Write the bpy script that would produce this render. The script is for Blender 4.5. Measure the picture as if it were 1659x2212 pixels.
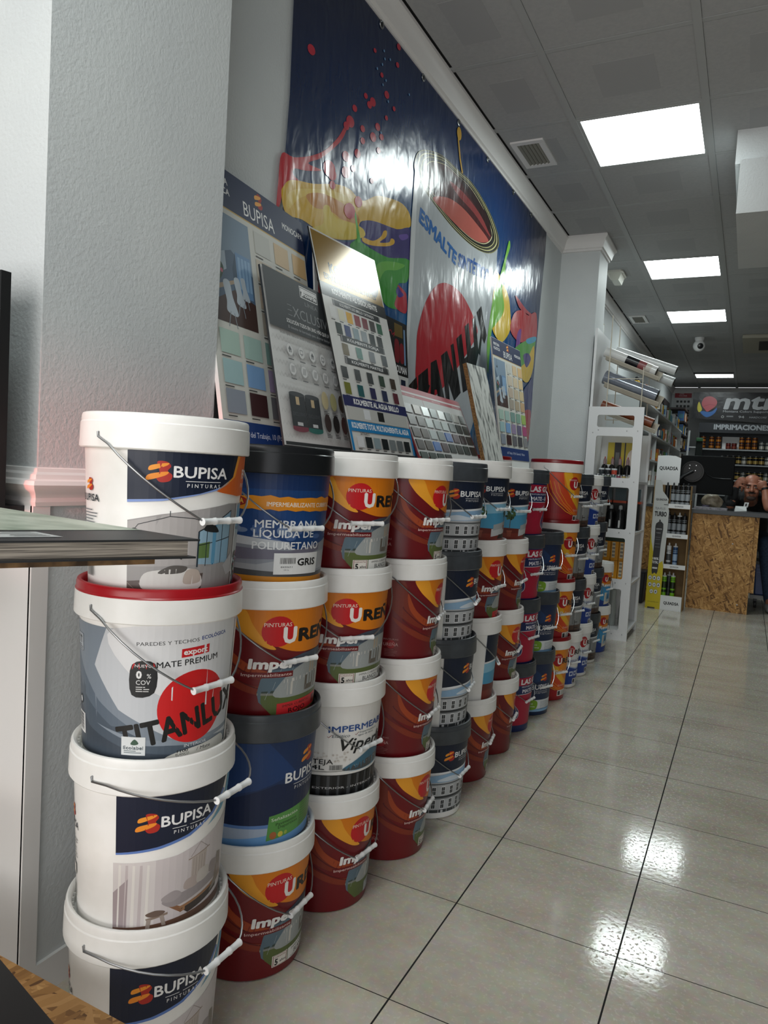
# Paint shop: stacked paint buckets along a wall with a vinyl banner, counter at the back.
# World: X to the right of the aisle wall, Y into the shop, Z up, metres.
import bpy, bmesh, math, random
from mathutils import Vector, Matrix

for o in list(bpy.data.objects):
    bpy.data.objects.remove(o, do_unlink=True)
SC = bpy.context.scene
COL = SC.collection
R = math.radians

# ------------------------------------------------------------------ camera
cam_data = bpy.data.cameras.new('camera')
cam_data.sensor_fit = 'HORIZONTAL'
cam_data.sensor_width = 36.0
cam_data.lens = 1574.485 * 36.0 / 1659.0
cam_data.clip_start = 0.02
cam_data.clip_end = 100
cam = bpy.data.objects.new('camera', cam_data)
COL.objects.link(cam)
SC.camera = cam
YAW, PITCH, ROLL = -0.4603062, -0.0584689, 0.0583717
fwd = Vector((math.sin(YAW) * math.cos(PITCH), math.cos(YAW) * math.cos(PITCH), math.sin(PITCH)))
rgt = Vector((math.cos(YAW), -math.sin(YAW), 0))
upv = rgt.cross(fwd)
r2 = math.cos(ROLL) * rgt + math.sin(ROLL) * upv
u2 = -math.sin(ROLL) * rgt + math.cos(ROLL) * upv
m3 = Matrix((r2, u2, -fwd)).transposed()
cam.matrix_world = Matrix.Translation((0.6077, -1.3868, 1.1413)) @ m3.to_4x4()

# ------------------------------------------------------------------ light and exposure
SC.view_settings.view_transform = 'Standard'
SC.view_settings.look = 'None'
SC.view_settings.gamma = 1.0
SC.view_settings.use_curve_mapping = False
SC.view_settings.exposure = 0.38
PANEL = 12.0          # emission of the ceiling panels
SKY = 0.9            # daylight outside the shop front
world = bpy.data.worlds.new('world')
SC.world = world
world.use_nodes = True
world.node_tree.nodes['Background'].inputs[0].default_value = (0.95, 0.97, 1.0, 1)
world.node_tree.nodes['Background'].inputs[1].default_value = SKY


def area(name, loc, rot, sx, sy, power, color):
    d = bpy.data.lights.new(name, 'AREA')
    d.shape = 'RECTANGLE'
    d.size, d.size_y = sx, sy
    d.energy = power
    d.color = color
    o = bpy.data.objects.new(name, d)
    COL.objects.link(o)
    o.location = loc
    o.rotation_euler = rot
    return o


# daylight coming in through the glazed shop front behind the camera
area('shop_front_daylight', (-0.1, -2.6, 1.45), (R(90), 0, R(-6)), 1.9, 2.2, 33, (1.0, 0.95, 0.90))
# added red spot for the glow on the near pillar; its source is only assumed
d_ = bpy.data.lights.new('added_red_glow', 'SPOT')
d_.energy = 190
d_.color = (1.0, 0.16, 0.12)
d_.spot_size = R(11)
d_.spot_blend = 1.0
d_.shadow_soft_size = 0.12
o_ = bpy.data.objects.new('added_red_glow', d_)
COL.objects.link(o_)
o_.location = (-0.25, -2.5, 1.28)
o_.rotation_euler = (Vector((-0.638, -0.24, 1.13)) - Vector(o_.location)).to_track_quat('-Z', 'Y').to_euler()

# ------------------------------------------------------------------ materials
MATS = {}


def lin(h):
    h = h.lstrip('#')
    out = []
    for i in (0, 2, 4):
        c = int(h[i:i + 2], 16) / 255.0
        out.append(c / 12.92 if c <= 0.04045 else ((c + 0.055) / 1.055) ** 2.4)
    return (out[0], out[1], out[2], 1.0)


def newmat(name):
    m = bpy.data.materials.new(name)
    m.use_nodes = True
    nt = m.node_tree
    return m, nt, nt.nodes['Principled BSDF']


def ink(h, rough=0.42, metal=0.0, bump=None, spec=0.5, trans=0.0):
    """flat printed / moulded colour; bump = (scale, strength, distance)"""
    key = (h, rough, metal, bump, spec, trans)
    if key in MATS:
        return MATS[key]
    m, nt, b = newmat('colour_' + h.lstrip('#'))
    b.inputs['Base Color'].default_value = lin(h)
    b.inputs['Roughness'].default_value = rough
    b.inputs['Metallic'].default_value = metal
    b.inputs['Specular IOR Level'].default_value = spec
    if trans:
        b.inputs['Transmission Weight'].default_value = trans
        b.inputs['IOR'].default_value = 1.15
    if bump:
        tc = nt.nodes.new('ShaderNodeTexCoord')
        n = nt.nodes.new('ShaderNodeTexNoise')
        n.inputs['Scale'].default_value = bump[0]
        n.inputs['Detail'].default_value = 3
        bp = nt.nodes.new('ShaderNodeBump')
        bp.inputs['Strength'].default_value = bump[1]
        bp.inputs['Distance'].default_value = bump[2]
        nt.links.new(tc.outputs['Object'], n.inputs['Vector'])
        nt.links.new(n.outputs['Fac'], bp.inputs['Height'])
        nt.links.new(bp.outputs['Normal'], b.inputs['Normal'])
    MATS[key] = m
    return m


def noisy(name, c1, c2, scale, rough=0.5, stretch=(1, 1, 1), bump=0.0, bscale=None, detail=5, lo=0.35, hi=0.65):
    m, nt, b = newmat(name)
    tc = nt.nodes.new('ShaderNodeTexCoord')
    mp = nt.nodes.new('ShaderNodeMapping')
    mp.inputs['Scale'].default_value = stretch
    n = nt.nodes.new('ShaderNodeTexNoise')
    n.inputs['Scale'].default_value = scale
    n.inputs['Detail'].default_value = detail
    cr = nt.nodes.new('ShaderNodeValToRGB')
    cr.color_ramp.elements[0].position = lo
    cr.color_ramp.elements[1].position = hi
    cr.color_ramp.elements[0].color = lin(c1)
    cr.color_ramp.elements[1].color = lin(c2)
    nt.links.new(tc.outputs['Object'], mp.inputs['Vector'])
    nt.links.new(mp.outputs['Vector'], n.inputs['Vector'])
    nt.links.new(n.outputs['Fac'], cr.inputs['Fac'])
    nt.links.new(cr.outputs['Color'], b.inputs['Base Color'])
    b.inputs['Roughness'].default_value = rough
    if bump:
        n2 = nt.nodes.new('ShaderNodeTexNoise')
        n2.inputs['Scale'].default_value = bscale or scale
        n2.inputs['Detail'].default_value = 3
        nt.links.new(mp.outputs['Vector'], n2.inputs['Vector'])
        bp = nt.nodes.new('ShaderNodeBump')
        bp.inputs['Strength'].default_value = bump
        bp.inputs['Distance'].default_value = 0.004
        nt.links.new(n2.outputs['Fac'], bp.inputs['Height'])
        nt.links.new(bp.outputs['Normal'], b.inputs['Normal'])
    return m


WALLP = noisy('painted_plaster', '#c8cccd', '#cfd3d3', 3, 0.55, bump=0.35, bscale=120)
TRIMP = ink('#e6e4e2', 0.4)
CEILP = noisy('ceiling_tile', '#a9aaab', '#afb0b0', 60, 0.8, bump=0.15, bscale=300)
GRIDP = ink('#a9abab', 0.45)
WHITEPL = noisy('white_plastic', '#f1f0ec', '#f6f5f2', 25, 0.33)
GREYPL = noisy('dark_grey_plastic', '#3c4045', '#454a4f', 30, 0.32)
BLACKPL = ink('#17191c', 0.28)
REDPL = ink('#a8101c', 0.28)
MAROONPL = ink('#8a1018', 0.28)
STEEL = ink('#9a9c9e', 0.3, 0.9)
GRIPPL = ink('#eceded', 0.3)
WHITEBOARD = ink('#e6e7e8', 0.35)
CARD = ink('#a8895f', 0.8)


def osb_material(name, flat=False):
    """strand board: layers of long flakes lying every which way"""
    m, nt, b = newmat(name)
    N, L = nt.nodes.new, nt.links.new
    tc = N('ShaderNodeTexCoord')
    warp = N('ShaderNodeTexNoise')
    warp.inputs['Scale'].default_value = 7
    L(tc.outputs['Object'], warp.inputs['Vector'])
    wsc = N('ShaderNodeVectorMath'); wsc.operation = 'SCALE'; wsc.inputs['Scale'].default_value = 0.05
    L(warp.outputs['Color'], wsc.inputs[0])
    add = N('ShaderNodeVectorMath'); add.operation = 'ADD'
    L(tc.outputs['Object'], add.inputs[0]); L(wsc.outputs[0], add.inputs[1])
    acc = None
    for i, rot in enumerate((8, 63, -38, 112, -15, 35, -70)):
        turn = N('ShaderNodeMapping')
        turn.inputs['Rotation'].default_value = (0, 0, R(rot)) if flat else (0, R(rot), 0)
        L(add.outputs[0], turn.inputs['Vector'])
        mp = N('ShaderNodeMapping')
        mp.inputs['Location'].default_value = (i * 3.1, i * 1.7, i * 2.3)
        mp.inputs['Scale'].default_value = (14, 80, 80)
        v = N('ShaderNodeTexVoronoi'); v.inputs['Scale'].default_value = 1.0
        L(turn.outputs[0], mp.inputs['Vector']); L(mp.outputs['Vector'], v.inputs['Vector'])
        sep = N('ShaderNodeSeparateColor')
        L(v.outputs['Color'], sep.inputs['Color'])
        if acc is None:
            acc = sep.outputs['Red']
            continue
        gt = N('ShaderNodeMath'); gt.operation = 'GREATER_THAN'; gt.inputs[1].default_value = 0.62
        L(sep.outputs['Green'], gt.inputs[0])
        mx = N('ShaderNodeMix'); mx.data_type = 'FLOAT'
        L(gt.outputs[0], mx.inputs[0]); L(acc, mx.inputs[2]); L(sep.outputs['Red'], mx.inputs[3])
        acc = mx.outputs[0]
    cr = N('ShaderNodeValToRGB')
    cr.color_ramp.elements[0].position = 0.02
    cr.color_ramp.elements[0].color = lin('#6b4722')
    cr.color_ramp.elements[1].position = 0.97
    cr.color_ramp.elements[1].color = lin('#d3a566')
    for p, c in ((0.12, '#946835'), (0.5, '#b5864a'), (0.8, '#c2935a')):
        e = cr.color_ramp.elements.new(p)
        e.color = lin(c)
    L(acc, cr.inputs['Fac'])
    L(cr.outputs['Color'], b.inputs['Base Color'])
    b.inputs['Roughness'].default_value = 0.6
    return m


OSB = osb_material('strand_board_upright')
OSBF = osb_material('strand_board_flat', True)


def floor_material():
    m, nt, b = newmat('glazed_floor_tiles')
    N = nt.nodes.new
    L = nt.links.new
    tc = N('ShaderNodeTexCoord')
    sep = N('ShaderNodeSeparateXYZ')
    L(tc.outputs['Object'], sep.inputs[0])

    def line(out, pitch, width):
        d = N('ShaderNodeMath'); d.operation = 'DIVIDE'; d.inputs[1].default_value = pitch
        L(out, d.inputs[0])
        a = N('ShaderNodeMath'); a.operation = 'ADD'; a.inputs[1].default_value = 100.5
        L(d.outputs[0], a.inputs[0])
        f = N('ShaderNodeMath'); f.operation = 'FRACT'
        L(a.outputs[0], f.inputs[0])
        s = N('ShaderNodeMath'); s.operation = 'SUBTRACT'; s.inputs[1].default_value = 0.5
        L(f.outputs[0], s.inputs[0])
        ab = N('ShaderNodeMath'); ab.operation = 'ABSOLUTE'
        L(s.outputs[0], ab.inputs[0])
        lt = N('ShaderNodeMath'); lt.operation = 'LESS_THAN'; lt.inputs[1].default_value = width / pitch / 2
        L(ab.outputs[0], lt.inputs[0])
        return lt.outputs[0]
    lx = line(sep.outputs['X'], 0.4137, 0.0042)
    ly = line(sep.outputs['Y'], 0.41, 0.0026)
    mx = N('ShaderNodeMath'); mx.operation = 'MAXIMUM'
    L(lx, mx.inputs[0]); L(ly, mx.inputs[1])
    n1 = N('ShaderNodeTexNoise'); n1.inputs['Scale'].default_value = 3.2; n1.inputs['Detail'].default_value = 6
    mp = N('ShaderNodeMapping'); mp.inputs['Scale'].default_value = (0.7, 1.6, 1)
    L(tc.outputs['Object'], mp.inputs[0]); L(mp.outputs[0], n1.inputs['Vector'])
    cr = N('ShaderNodeValToRGB')
    cr.color_ramp.elements[0].position = 0.3; cr.color_ramp.elements[0].color = lin('#b5ad9e')
    cr.color_ramp.elements[1].position = 0.7; cr.color_ramp.elements[1].color = lin('#cfcabd')
    L(n1.outputs['Fac'], cr.inputs['Fac'])
    n2 = N('ShaderNodeTexNoise'); n2.inputs['Scale'].default_value = 45; n2.inputs['Detail'].default_value = 4
    L(tc.outputs['Object'], n2.inputs['Vector'])
    mixn = N('ShaderNodeMix'); mixn.data_type = 'RGBA'; mixn.blend_type = 'OVERLAY'
    mixn.inputs['Factor'].default_value = 0.22
    L(cr.outputs['Color'], mixn.inputs['A'])
    L(n2.outputs['Color'], mixn.inputs['B'])
    mix = N('ShaderNodeMix'); mix.data_type = 'RGBA'
    L(mx.outputs[0], mix.inputs['Factor'])
    L(mixn.outputs['Result'], mix.inputs['A'])
    mix.inputs['B'].default_value = lin('#1d1c1b')
    L(mix.outputs['Result'], b.inputs['Base Color'])
    # gloss: slightly pitted glaze
    n3 = N('ShaderNodeTexNoise'); n3.inputs['Scale'].default_value = 110; n3.inputs['Detail'].default_value = 2
    L(tc.outputs['Object'], n3.inputs['Vector'])
    cr2 = N('ShaderNodeValToRGB')
    cr2.color_ramp.elements[0].position = 0.36; cr2.color_ramp.elements[0].color = (0.5, 0.5, 0.5, 1)
    cr2.color_ramp.elements[1].position = 0.42; cr2.color_ramp.elements[1].color = (0.09, 0.09, 0.09, 1)
    L(n3.outputs['Fac'], cr2.inputs['Fac'])
    mr = N('ShaderNodeMath'); mr.operation = 'MAXIMUM'
    L(cr2.outputs['Color'], mr.inputs[0]); L(mx.outputs[0], mr.inputs[1])
    L(mr.outputs[0], b.inputs['Roughness'])
    bp = N('ShaderNodeBump'); bp.inputs['Strength'].default_value = 0.11; bp.inputs['Distance'].default_value = 0.0012
    n4 = N('ShaderNodeTexNoise'); n4.inputs['Scale'].default_value = 55; n4.inputs['Detail'].default_value = 2
    L(tc.outputs['Object'], n4.inputs['Vector'])
    L(n4.outputs['Fac'], bp.inputs['Height'])
    L(bp.outputs['Normal'], b.inputs['Normal'])
    b.inputs['Specular IOR Level'].default_value = 0.5
    return m


FLOORM = floor_material()


def emit(name, col, strength):
    m = bpy.data.materials.new(name)
    m.use_nodes = True
    nt = m.node_tree
    nt.nodes.remove(nt.nodes['Principled BSDF'])
    e = nt.nodes.new('ShaderNodeEmission')
    e.inputs[0].default_value = col
    e.inputs[1].default_value = strength
    nt.links.new(e.outputs[0], nt.nodes['Material Output'].inputs[0])
    return m


# ------------------------------------------------------------------ geometry helpers
class MB:
    """collects faces and links them as one mesh object"""

    def __init__(self):
        self.v, self.f, self.mi, self.sm, self.mats = [], [], [], [], []

    def slot(self, m):
        if m not in self.mats:
            self.mats.append(m)
        return self.mats.index(m)

    def add(self, vs, fs, m, smooth=False):
        k = len(self.v)
        s = self.slot(m)
        self.v += [tuple(p) for p in vs]
        for f in fs:
            self.f.append([k + i for i in f])
            self.mi.append(s)
            self.sm.append(smooth)
        return self

    def box(self, x0, x1, y0, y1, z0, z1, m):
        return self.hexa([(x0, y0, z0), (x1, y0, z0), (x1, y1, z0), (x0, y1, z0),
                          (x0, y0, z1), (x1, y0, z1), (x1, y1, z1), (x0, y1, z1)], m)

    def hexa(self, p, m):
        return self.add(p, [(0, 3, 2, 1), (4, 5, 6, 7), (0, 1, 5, 4), (1, 2, 6, 5), (2, 3, 7, 6), (3, 0, 4, 7)], m)

    def obox(self, o, a, b, c, m):
        """box from corner o and edge vectors a b c"""
        o, a, b, c = Vector(o), Vector(a), Vector(b), Vector(c)
        return self.hexa([o, o + a, o + a + b, o + b, o + c, o + a + c, o + a + b + c, o + b + c], m)

    def prism(self, poly, vec, m):
        n = len(poly)
        vec = Vector(vec)
        vs = [Vector(p) for p in poly] + [Vector(p) + vec for p in poly]
        fs = [tuple(reversed(range(n))), tuple(range(n, 2 * n))]
        fs += [(i, (i + 1) % n, n + (i + 1) % n, n + i) for i in range(n)]
        return self.add(vs, fs, m)

    def lathe(self, prof, m, n=40, c=(0, 0), z0=0.0, capb=True, capt=True):
        vs, fs = [], []
        for r, z in prof:
            for i in range(n):
                a = 2 * math.pi * i / n
                vs.append((c[0] + r * math.cos(a), c[1] + r * math.sin(a), z0 + z))
        for j in range(len(prof) - 1):
            for i in range(n):
                i2 = (i + 1) % n
                fs.append((j * n + i, j * n + i2, (j + 1) * n + i2, (j + 1) * n + i))
        if capb:
            fs.append(tuple(reversed(range(n))))
        if capt:
            k = (len(prof) - 1) * n
            fs.append(tuple(range(k, k + n)))
        return self.add(vs, fs, m, True)

    def tube(self, pts, r, m, n=8, cap=True):
        pts = [Vector(p) for p in pts]
        rs = r if isinstance(r, (list, tuple)) else [r] * len(pts)
        vs, fs = [], []
        side = None
        for i, p in enumerate(pts):
            t = (pts[min(i + 1, len(pts) - 1)] - pts[max(i - 1, 0)]).normalized()
            if side is None:
                side = t.cross(Vector((0, 0, 1)))
                if side.length < 1e-3:
                    side = t.cross(Vector((1, 0, 0)))
            side = (side - t * side.dot(t)).normalized()
            up = t.cross(side)
            for k in range(n):
                a = 2 * math.pi * k / n
                vs.append(p + (side * math.cos(a) + up * math.sin(a)) * rs[i])
        for j in range(len(pts) - 1):
            for k in range(n):
                k2 = (k + 1) % n
                fs.append((j * n + k, (j + 1) * n + k, (j + 1) * n + k2, j * n + k2))
        if cap:
            fs.append(tuple(range(n)))
            k = (len(pts) - 1) * n
            fs.append(tuple(reversed(range(k, k + n))))
        return self.add(vs, fs, m, True)

    def build(self, name, parent=None, loc=None, bevel=0.0, sharp=40):
        me = bpy.data.meshes.new(name)
        me.from_pydata(self.v, [], self.f)
        for m in self.mats:
            me.materials.append(m)
        me.polygons.foreach_set('material_index', self.mi)
        me.polygons.foreach_set('use_smooth', self.sm)
        if any(self.sm):
            me.set_sharp_from_angle(angle=R(sharp))
        me.update()
        o = bpy.data.objects.new(name, me)
        COL.objects.link(o)
        if parent:
            o.parent = parent
        if loc:
            o.location = loc
        if bevel:
            b = o.modifiers.new('bevel', 'BEVEL')
            b.width = bevel
            b.segments = 2
            b.limit_method = 'ANGLE'
        return o


def tag(o, label, cat=None, group=None, kind=None):
    if label:
        o['label'] = label
    if cat:
        o['category'] = cat
    if group:
        o['group'] = group
    if kind:
        o['kind'] = kind
    return o


def thing(name, label, cat, loc=(0, 0, 0), rz=0.0, group=None):
    o = bpy.data.objects.new(name, None)
    o.empty_display_size = 0.05
    COL.objects.link(o)
    o.location = loc
    o.rotation_euler = (0, 0, rz)
    return tag(o, label, cat, group)


def struct(name, mb, parent=None, **k):
    o = mb.build(name, parent, **k)
    if not parent:
        o['kind'] = 'structure'
    return o


def dup(root, loc, rz, label, group=None):
    """copy of a thing with copies of its parts and sub-parts (mesh data shared)"""
    r = root.copy()
    COL.objects.link(r)
    r.location = loc
    r.rotation_euler = (0, 0, rz)
    r['label'] = label
    if group:
        r['group'] = group
    for ch in list(root.children):
        c = ch.copy()
        COL.objects.link(c)
        c.parent = r
        for g in list(ch.children):
            d = g.copy()
            COL.objects.link(d)
            d.parent = c
    return r


# ------------------------------------------------------------------ printed artwork (vector shapes laid on a surface)
TXT = {}


def text_mesh(s, bold):
    key = (s, bold)
    if key not in TXT:
        cu = bpy.data.curves.new('t', 'FONT')
        cu.body = s
        cu.resolution_u = 2
        cu.offset = bold
        ob = bpy.data.objects.new('t', cu)
        COL.objects.link(ob)
        dg = bpy.context.evaluated_depsgraph_get()
        ev = ob.evaluated_get(dg)
        me = ev.to_mesh()
        vs = [(p.co.x, p.co.y) for p in me.vertices]
        fs = [tuple(p.vertices) for p in me.polygons]
        ev.to_mesh_clear()
        bpy.data.objects.remove(ob)
        bpy.data.curves.remove(cu)
        xs = [p[0] for p in vs] or [0, 1]
        TXT[key] = (vs, fs, min(xs), max(xs))
    return TXT[key]


def catmull(pts, n=5):
    out = []
    k = len(pts)
    for i in range(k):
        p0, p1, p2, p3 = pts[i - 1], pts[i], pts[(i + 1) % k], pts[(i + 2) % k]
        for j in range(n):
            t = j / n
            out.append(tuple(0.5 * (2 * p1[d] + (p2[d] - p0[d]) * t + (2 * p0[d] - 5 * p1[d] + 4 * p2[d] - p3[d]) * t * t
                                    + (3 * p1[d] - p0[d] - 3 * p2[d] + p3[d]) * t ** 3) for d in (0, 1)))
    return out


class Art:
    """2-D layered shapes; ux = metres per u unit (so lettering keeps its proportion)"""

    def __init__(self, ux=1.0, inkf=ink):
        self.items, self.ux, self.ink = [], ux, inkf

    def mat(self, c):
        return self.ink(c) if isinstance(c, str) else c

    def poly(self, pts, c):
        self.items.append(([tuple(p) for p in pts], [tuple(range(len(pts)))], self.mat(c)))
        return self

    def blob(self, pts, c, n=5):
        return self.poly(catmull(pts, n), c)

    def rect(self, u0, v0, u1, v1, c):
        return self.poly([(u0, v0), (u1, v0), (u1, v1), (u0, v1)], c)

    def ell(self, u, v, a, b, c, n=28, rot=0.0):
        """a and b are metres"""
        pts = []
        for i in range(n):
            t = 2 * math.pi * i / n
            x, y = a * math.cos(t), b * math.sin(t)
            pts.append((u + (x * math.cos(rot) - y * math.sin(rot)) / self.ux, v + x * math.sin(rot) + y * math.cos(rot)))
        return self.poly(pts, c)

    def line(self, pts, w, c):
        """stroke, w in metres"""
        vs, fs = [], []
        k = len(pts)
        for i, p in enumerate(pts):
            a, b = pts[max(i - 1, 0)], pts[min(i + 1, k - 1)]
            dx, dy = (b[0] - a[0]) * self.ux, b[1] - a[1]
            l = math.hypot(dx, dy) or 1
            nx, ny = -dy / l * w / 2, dx / l * w / 2
            vs += [(p[0] + nx / self.ux, p[1] + ny), (p[0] - nx / self.ux, p[1] - ny)]
        fs = [(2 * i, 2 * i + 1, 2 * i + 3, 2 * i + 2) for i in range(k - 1)]
        self.items.append((vs, fs, self.mat(c)))
        return self

    def text(self, s, u, v, h, c, w=None, al='c', b=0.0, sl=0.0, rot=0.0):
        """h = cap height in metres, w = width in u units, baseline at v"""
        vs, fs, x0, x1 = text_mesh(s, 0)
        ring = [(0, 0)]
        if b:                                   # heavier weight: the outline repeated a little to every side
            ring += [(b * math.cos(R(q)), b * math.sin(R(q))) for q in range(0, 360, 45 if b > .025 else 90)]
            x0, x1 = x0 - b, x1 + b
        sy = h / 0.72
        sx = sy / self.ux if w is None else w / (x1 - x0)
        tw = (x1 - x0) * sx
        off = {'c': -tw / 2, 'l': 0, 'r': -tw}[al]
        cr, sr = math.cos(rot), math.sin(rot)
        m = self.mat(c)
        for i, (dx, dy) in enumerate(ring):
            out = []
            for x, y in vs:
                a = ((x + dx - x0) * sx + off) * self.ux + (y + dy) * sy * sl
                bb = (y + dy) * sy
                out.append((u + (a * cr - bb * sr) / self.ux, v + a * sr + bb * cr))
            self.items.append((out, fs, m, i))
        return self

    def small(self, u0, u1, v, n, c, dv=0.004, h=0.0012, seed=1):
        """lines of print too small to read"""
        rnd = random.Random(seed)
        for i in range(n):
            self.rect(u0, v - i * dv, u0 + (u1 - u0) * rnd.uniform(0.6, 1), v - i * dv + h, c)
        return self

    def build(self, name, fn, parent=None, su=None, sv=None, base=0.0005, step=0.00003, clip=None):
        V, F, MI, mats = [], [], [], []
        level = -1
        for it in self.items:
            vs, fs, m = it[:3]
            sub = it[3] if len(it) > 3 else 0
            level += not sub
            if m not in mats:
                mats.append(m)
            mi = mats.index(m)
            bm = bmesh.new()
            bv = [bm.verts.new((p[0], p[1], 0)) for p in vs]
            for f in fs:
                try:
                    bm.faces.new([bv[i] for i in f])
                except ValueError:
                    pass
            big = [f for f in bm.faces if len(f.verts) > 4]
            if big:
                bmesh.ops.triangulate(bm, faces=big)
            if clip:
                for co, no in (((clip[0], 0, 0), (-1, 0, 0)), ((clip[2], 0, 0), (1, 0, 0)), ((0, clip[1], 0), (0, -1, 0)), ((0, clip[3], 0), (0, 1, 0))):
                    bmesh.ops.bisect_plane(bm, geom=bm.verts[:] + bm.edges[:] + bm.faces[:], plane_co=co, plane_no=no, clear_outer=True)
            for st, ax in ((su, 0), (sv, 1)):
                if not st or not bm.verts:
                    continue
                lo = min(p.co[ax] for p in bm.verts)
                hi = max(p.co[ax] for p in bm.verts)
                i = math.floor(lo / st) + 1
                while i * st < hi:
                    co = [0, 0, 0]
                    no = [0, 0, 0]
                    co[ax] = i * st
                    no[ax] = 1
                    bmesh.ops.bisect_plane(bm, geom=bm.verts[:] + bm.edges[:] + bm.faces[:], plane_co=co, plane_no=no)
                    i += 1
            bm.normal_update()
            q = len(V)
            bm.verts.index_update()
            off = base + step * level + sub * 1.2e-5
            for p in bm.verts:
                V.append(fn(p.co.x, p.co.y, off))
            for f in bm.faces:
                idx = [q + p.index for p in f.verts]
                if f.normal.z < 0:
                    idx.reverse()
                F.append(idx)
                MI.append(mi)
            bm.free()
        me = bpy.data.meshes.new(name)
        me.from_pydata(V, [], F)
        for m in mats:
            me.materials.append(m)
        me.polygons.foreach_set('material_index', MI)
        me.update()
        o = bpy.data.objects.new(name, me)
        COL.objects.link(o)
        if parent:
            o.parent = parent
        return o


def plane_map(o, e1, e2):
    """u along e1, v along e2, offset along e1 x e2"""
    o, e1, e2 = Vector(o), Vector(e1), Vector(e2)
    n = e1.cross(e2).normalized()
    return lambda u, v, d: o + e1 * u + e2 * v + n * d

# ------------------------------------------------------------------ room shell
XW, XP, H, YB = -0.79, -0.638, 2.96, 13.2      # alcove wall, near pillar face, ceiling, back wall
XR, YF = 3.6, -2.9                               # unseen right wall and shop front

struct('floor', MB().box(-2.6, XR + .1, YF, YB + .1, -0.1, 0, FLOORM))


def wall(name, x0, x1, y0, y1, z0=0, z1=H, m=None):
    return struct(name, MB().box(x0, x1, y0, y1, z0, z1, m or WALLP))


wall('wall_left', XW - .12, XW, 0.105, YB)
wall('wall_back', XW - .12, XR, YB, YB + .12)
wall('wall_right', XR, XR + .12, YF, YB, 0, H, noisy('fill_cutting_grey', '#77787a', '#8c8b88', 2, .7))  # unseen wall, greyed to cut the bounced fill light
# shop front: piers and lintel round a glazed opening behind the camera
mb = MB()
mb.box(-2.6, -0.9, YF, YF + .12, 0, H, WALLP)
mb.box(-0.9, 2.9, YF, YF + .12, 2.65, H, WALLP)
mb.box(2.9, XR, YF, YF + .12, 0, H, WALLP)
struct('wall_front', mb)
wall('wall_window_side', -2.72, -2.6, YF, -0.41)

# pillars
struct('wall_near_pillar', MB().box(-2.6, XP, -0.41, 0.105, 0, H, WALLP))
struct('wall_far_pillar', MB().box(XW, -0.505, 4.2, 4.53, 0, H, WALLP))


def sweep(mb, path, prof, m):
    """moulding profile (out, z) swept along a plan path with mitred corners; out = to the right of travel"""
    k = len(path)
    rings = []
    for i in range(k):
        p = Vector(path[i])
        d0 = (p - Vector(path[i - 1])).normalized() if i else None
        d1 = (Vector(path[i + 1]) - p).normalized() if i < k - 1 else None
        n0 = Vector((d0.y, -d0.x)) if d0 else None
        n1 = Vector((d1.y, -d1.x)) if d1 else None
        if d0 and d1:
            n = (n0 + n1)
            n = n / n.dot(n0)
        else:
            n = n0 or n1
        rings.append([(p.x + n.x * o, p.y + n.y * o, z) for o, z in prof])
    q = len(prof)
    vs = [v for r_ in rings for v in r_]
    fs = []
    for i in range(k - 1):
        for j in range(q - 1):
            fs.append((i * q + j, (i + 1) * q + j, (i + 1) * q + j + 1, i * q + j + 1))
    mb.add(vs, fs, m, True)
    mb.add(rings[0], [tuple(range(q))], m)
    mb.add(rings[-1], [tuple(reversed(range(q)))], m)


corn = [(0, H - .115), (.012, H - .112), (.012, H - .098), (.022, H - .092), (.03, H - .06), (.04, H - .035), (.055, H - .022),
        (.055, H - .008), (.05, H - .006), (.05, H)]
mb = MB()
sweep(mb, [(-2.5, -0.41), (XP, -0.41), (XP, .105), (XW, .105), (XW, 4.2), (-.505, 4.2), (-.505, 4.53), (XW, 4.53), (XW, YB), (XR, YB)][::-1],
      [(-o, z) for o, z in corn], TRIMP)
struct('trim_1', mb)
# dado rail round the near pillar
dado = [(0, 1.028), (.013, 1.03), (.016, 1.038), (.013, 1.046), (.018, 1.056), (.03, 1.064), (.034, 1.072), (.03, 1.08), (.018, 1.083),
        (.016, 1.092), (.008, 1.097), (.006, 1.104), (0, 1.106)]
mb = MB()
sweep(mb, [(-2.5, -0.41), (XP, -0.41), (XP, .105)][::-1], [(-o, z) for o, z in dado], TRIMP)
struct('trim_2', mb)
# flat boards below the rail on the pillar corner, skirting
mb = MB()
mb.box(-.75, XP + .004, -.424, -.41, .0, 1.03, TRIMP)
mb.box(-2.4, -.83, -.418, -.41, .0, 1.03, TRIMP)
mb.box(XP, XP + .008, -.424, -.385, 0.0, 1.03, TRIMP)
struct('trim_3', mb)
struct('baseboard_left', MB().box(XP, XP + .008, -.385, .105, 0, .075, TRIMP))

# bulkhead with cornice hanging from the ceiling on the right
mb = MB()
mb.box(.42, XR, 2.77, 3.72, 2.79, H, WALLP)
mb.box(.445, XR, 2.72, 3.74, 2.525, 2.79, WALLP)
struct('trim_4', mb)
mb = MB()
sweep(mb, [(.42, 3.45), (.42, 2.77), (XR, 2.77)], [(-o, z) for o, z in corn], TRIMP)
struct('trim_5', mb)

# white ledge behind the stacks that carries the display boards
struct('trim_6', MB().box(XW, -.49, .12, 2.06, 1.146, 1.170, TRIMP))
struct('trim_7', MB().box(XW, -.49, 2.55, 3.3, 1.146, 1.170, TRIMP))

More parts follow.
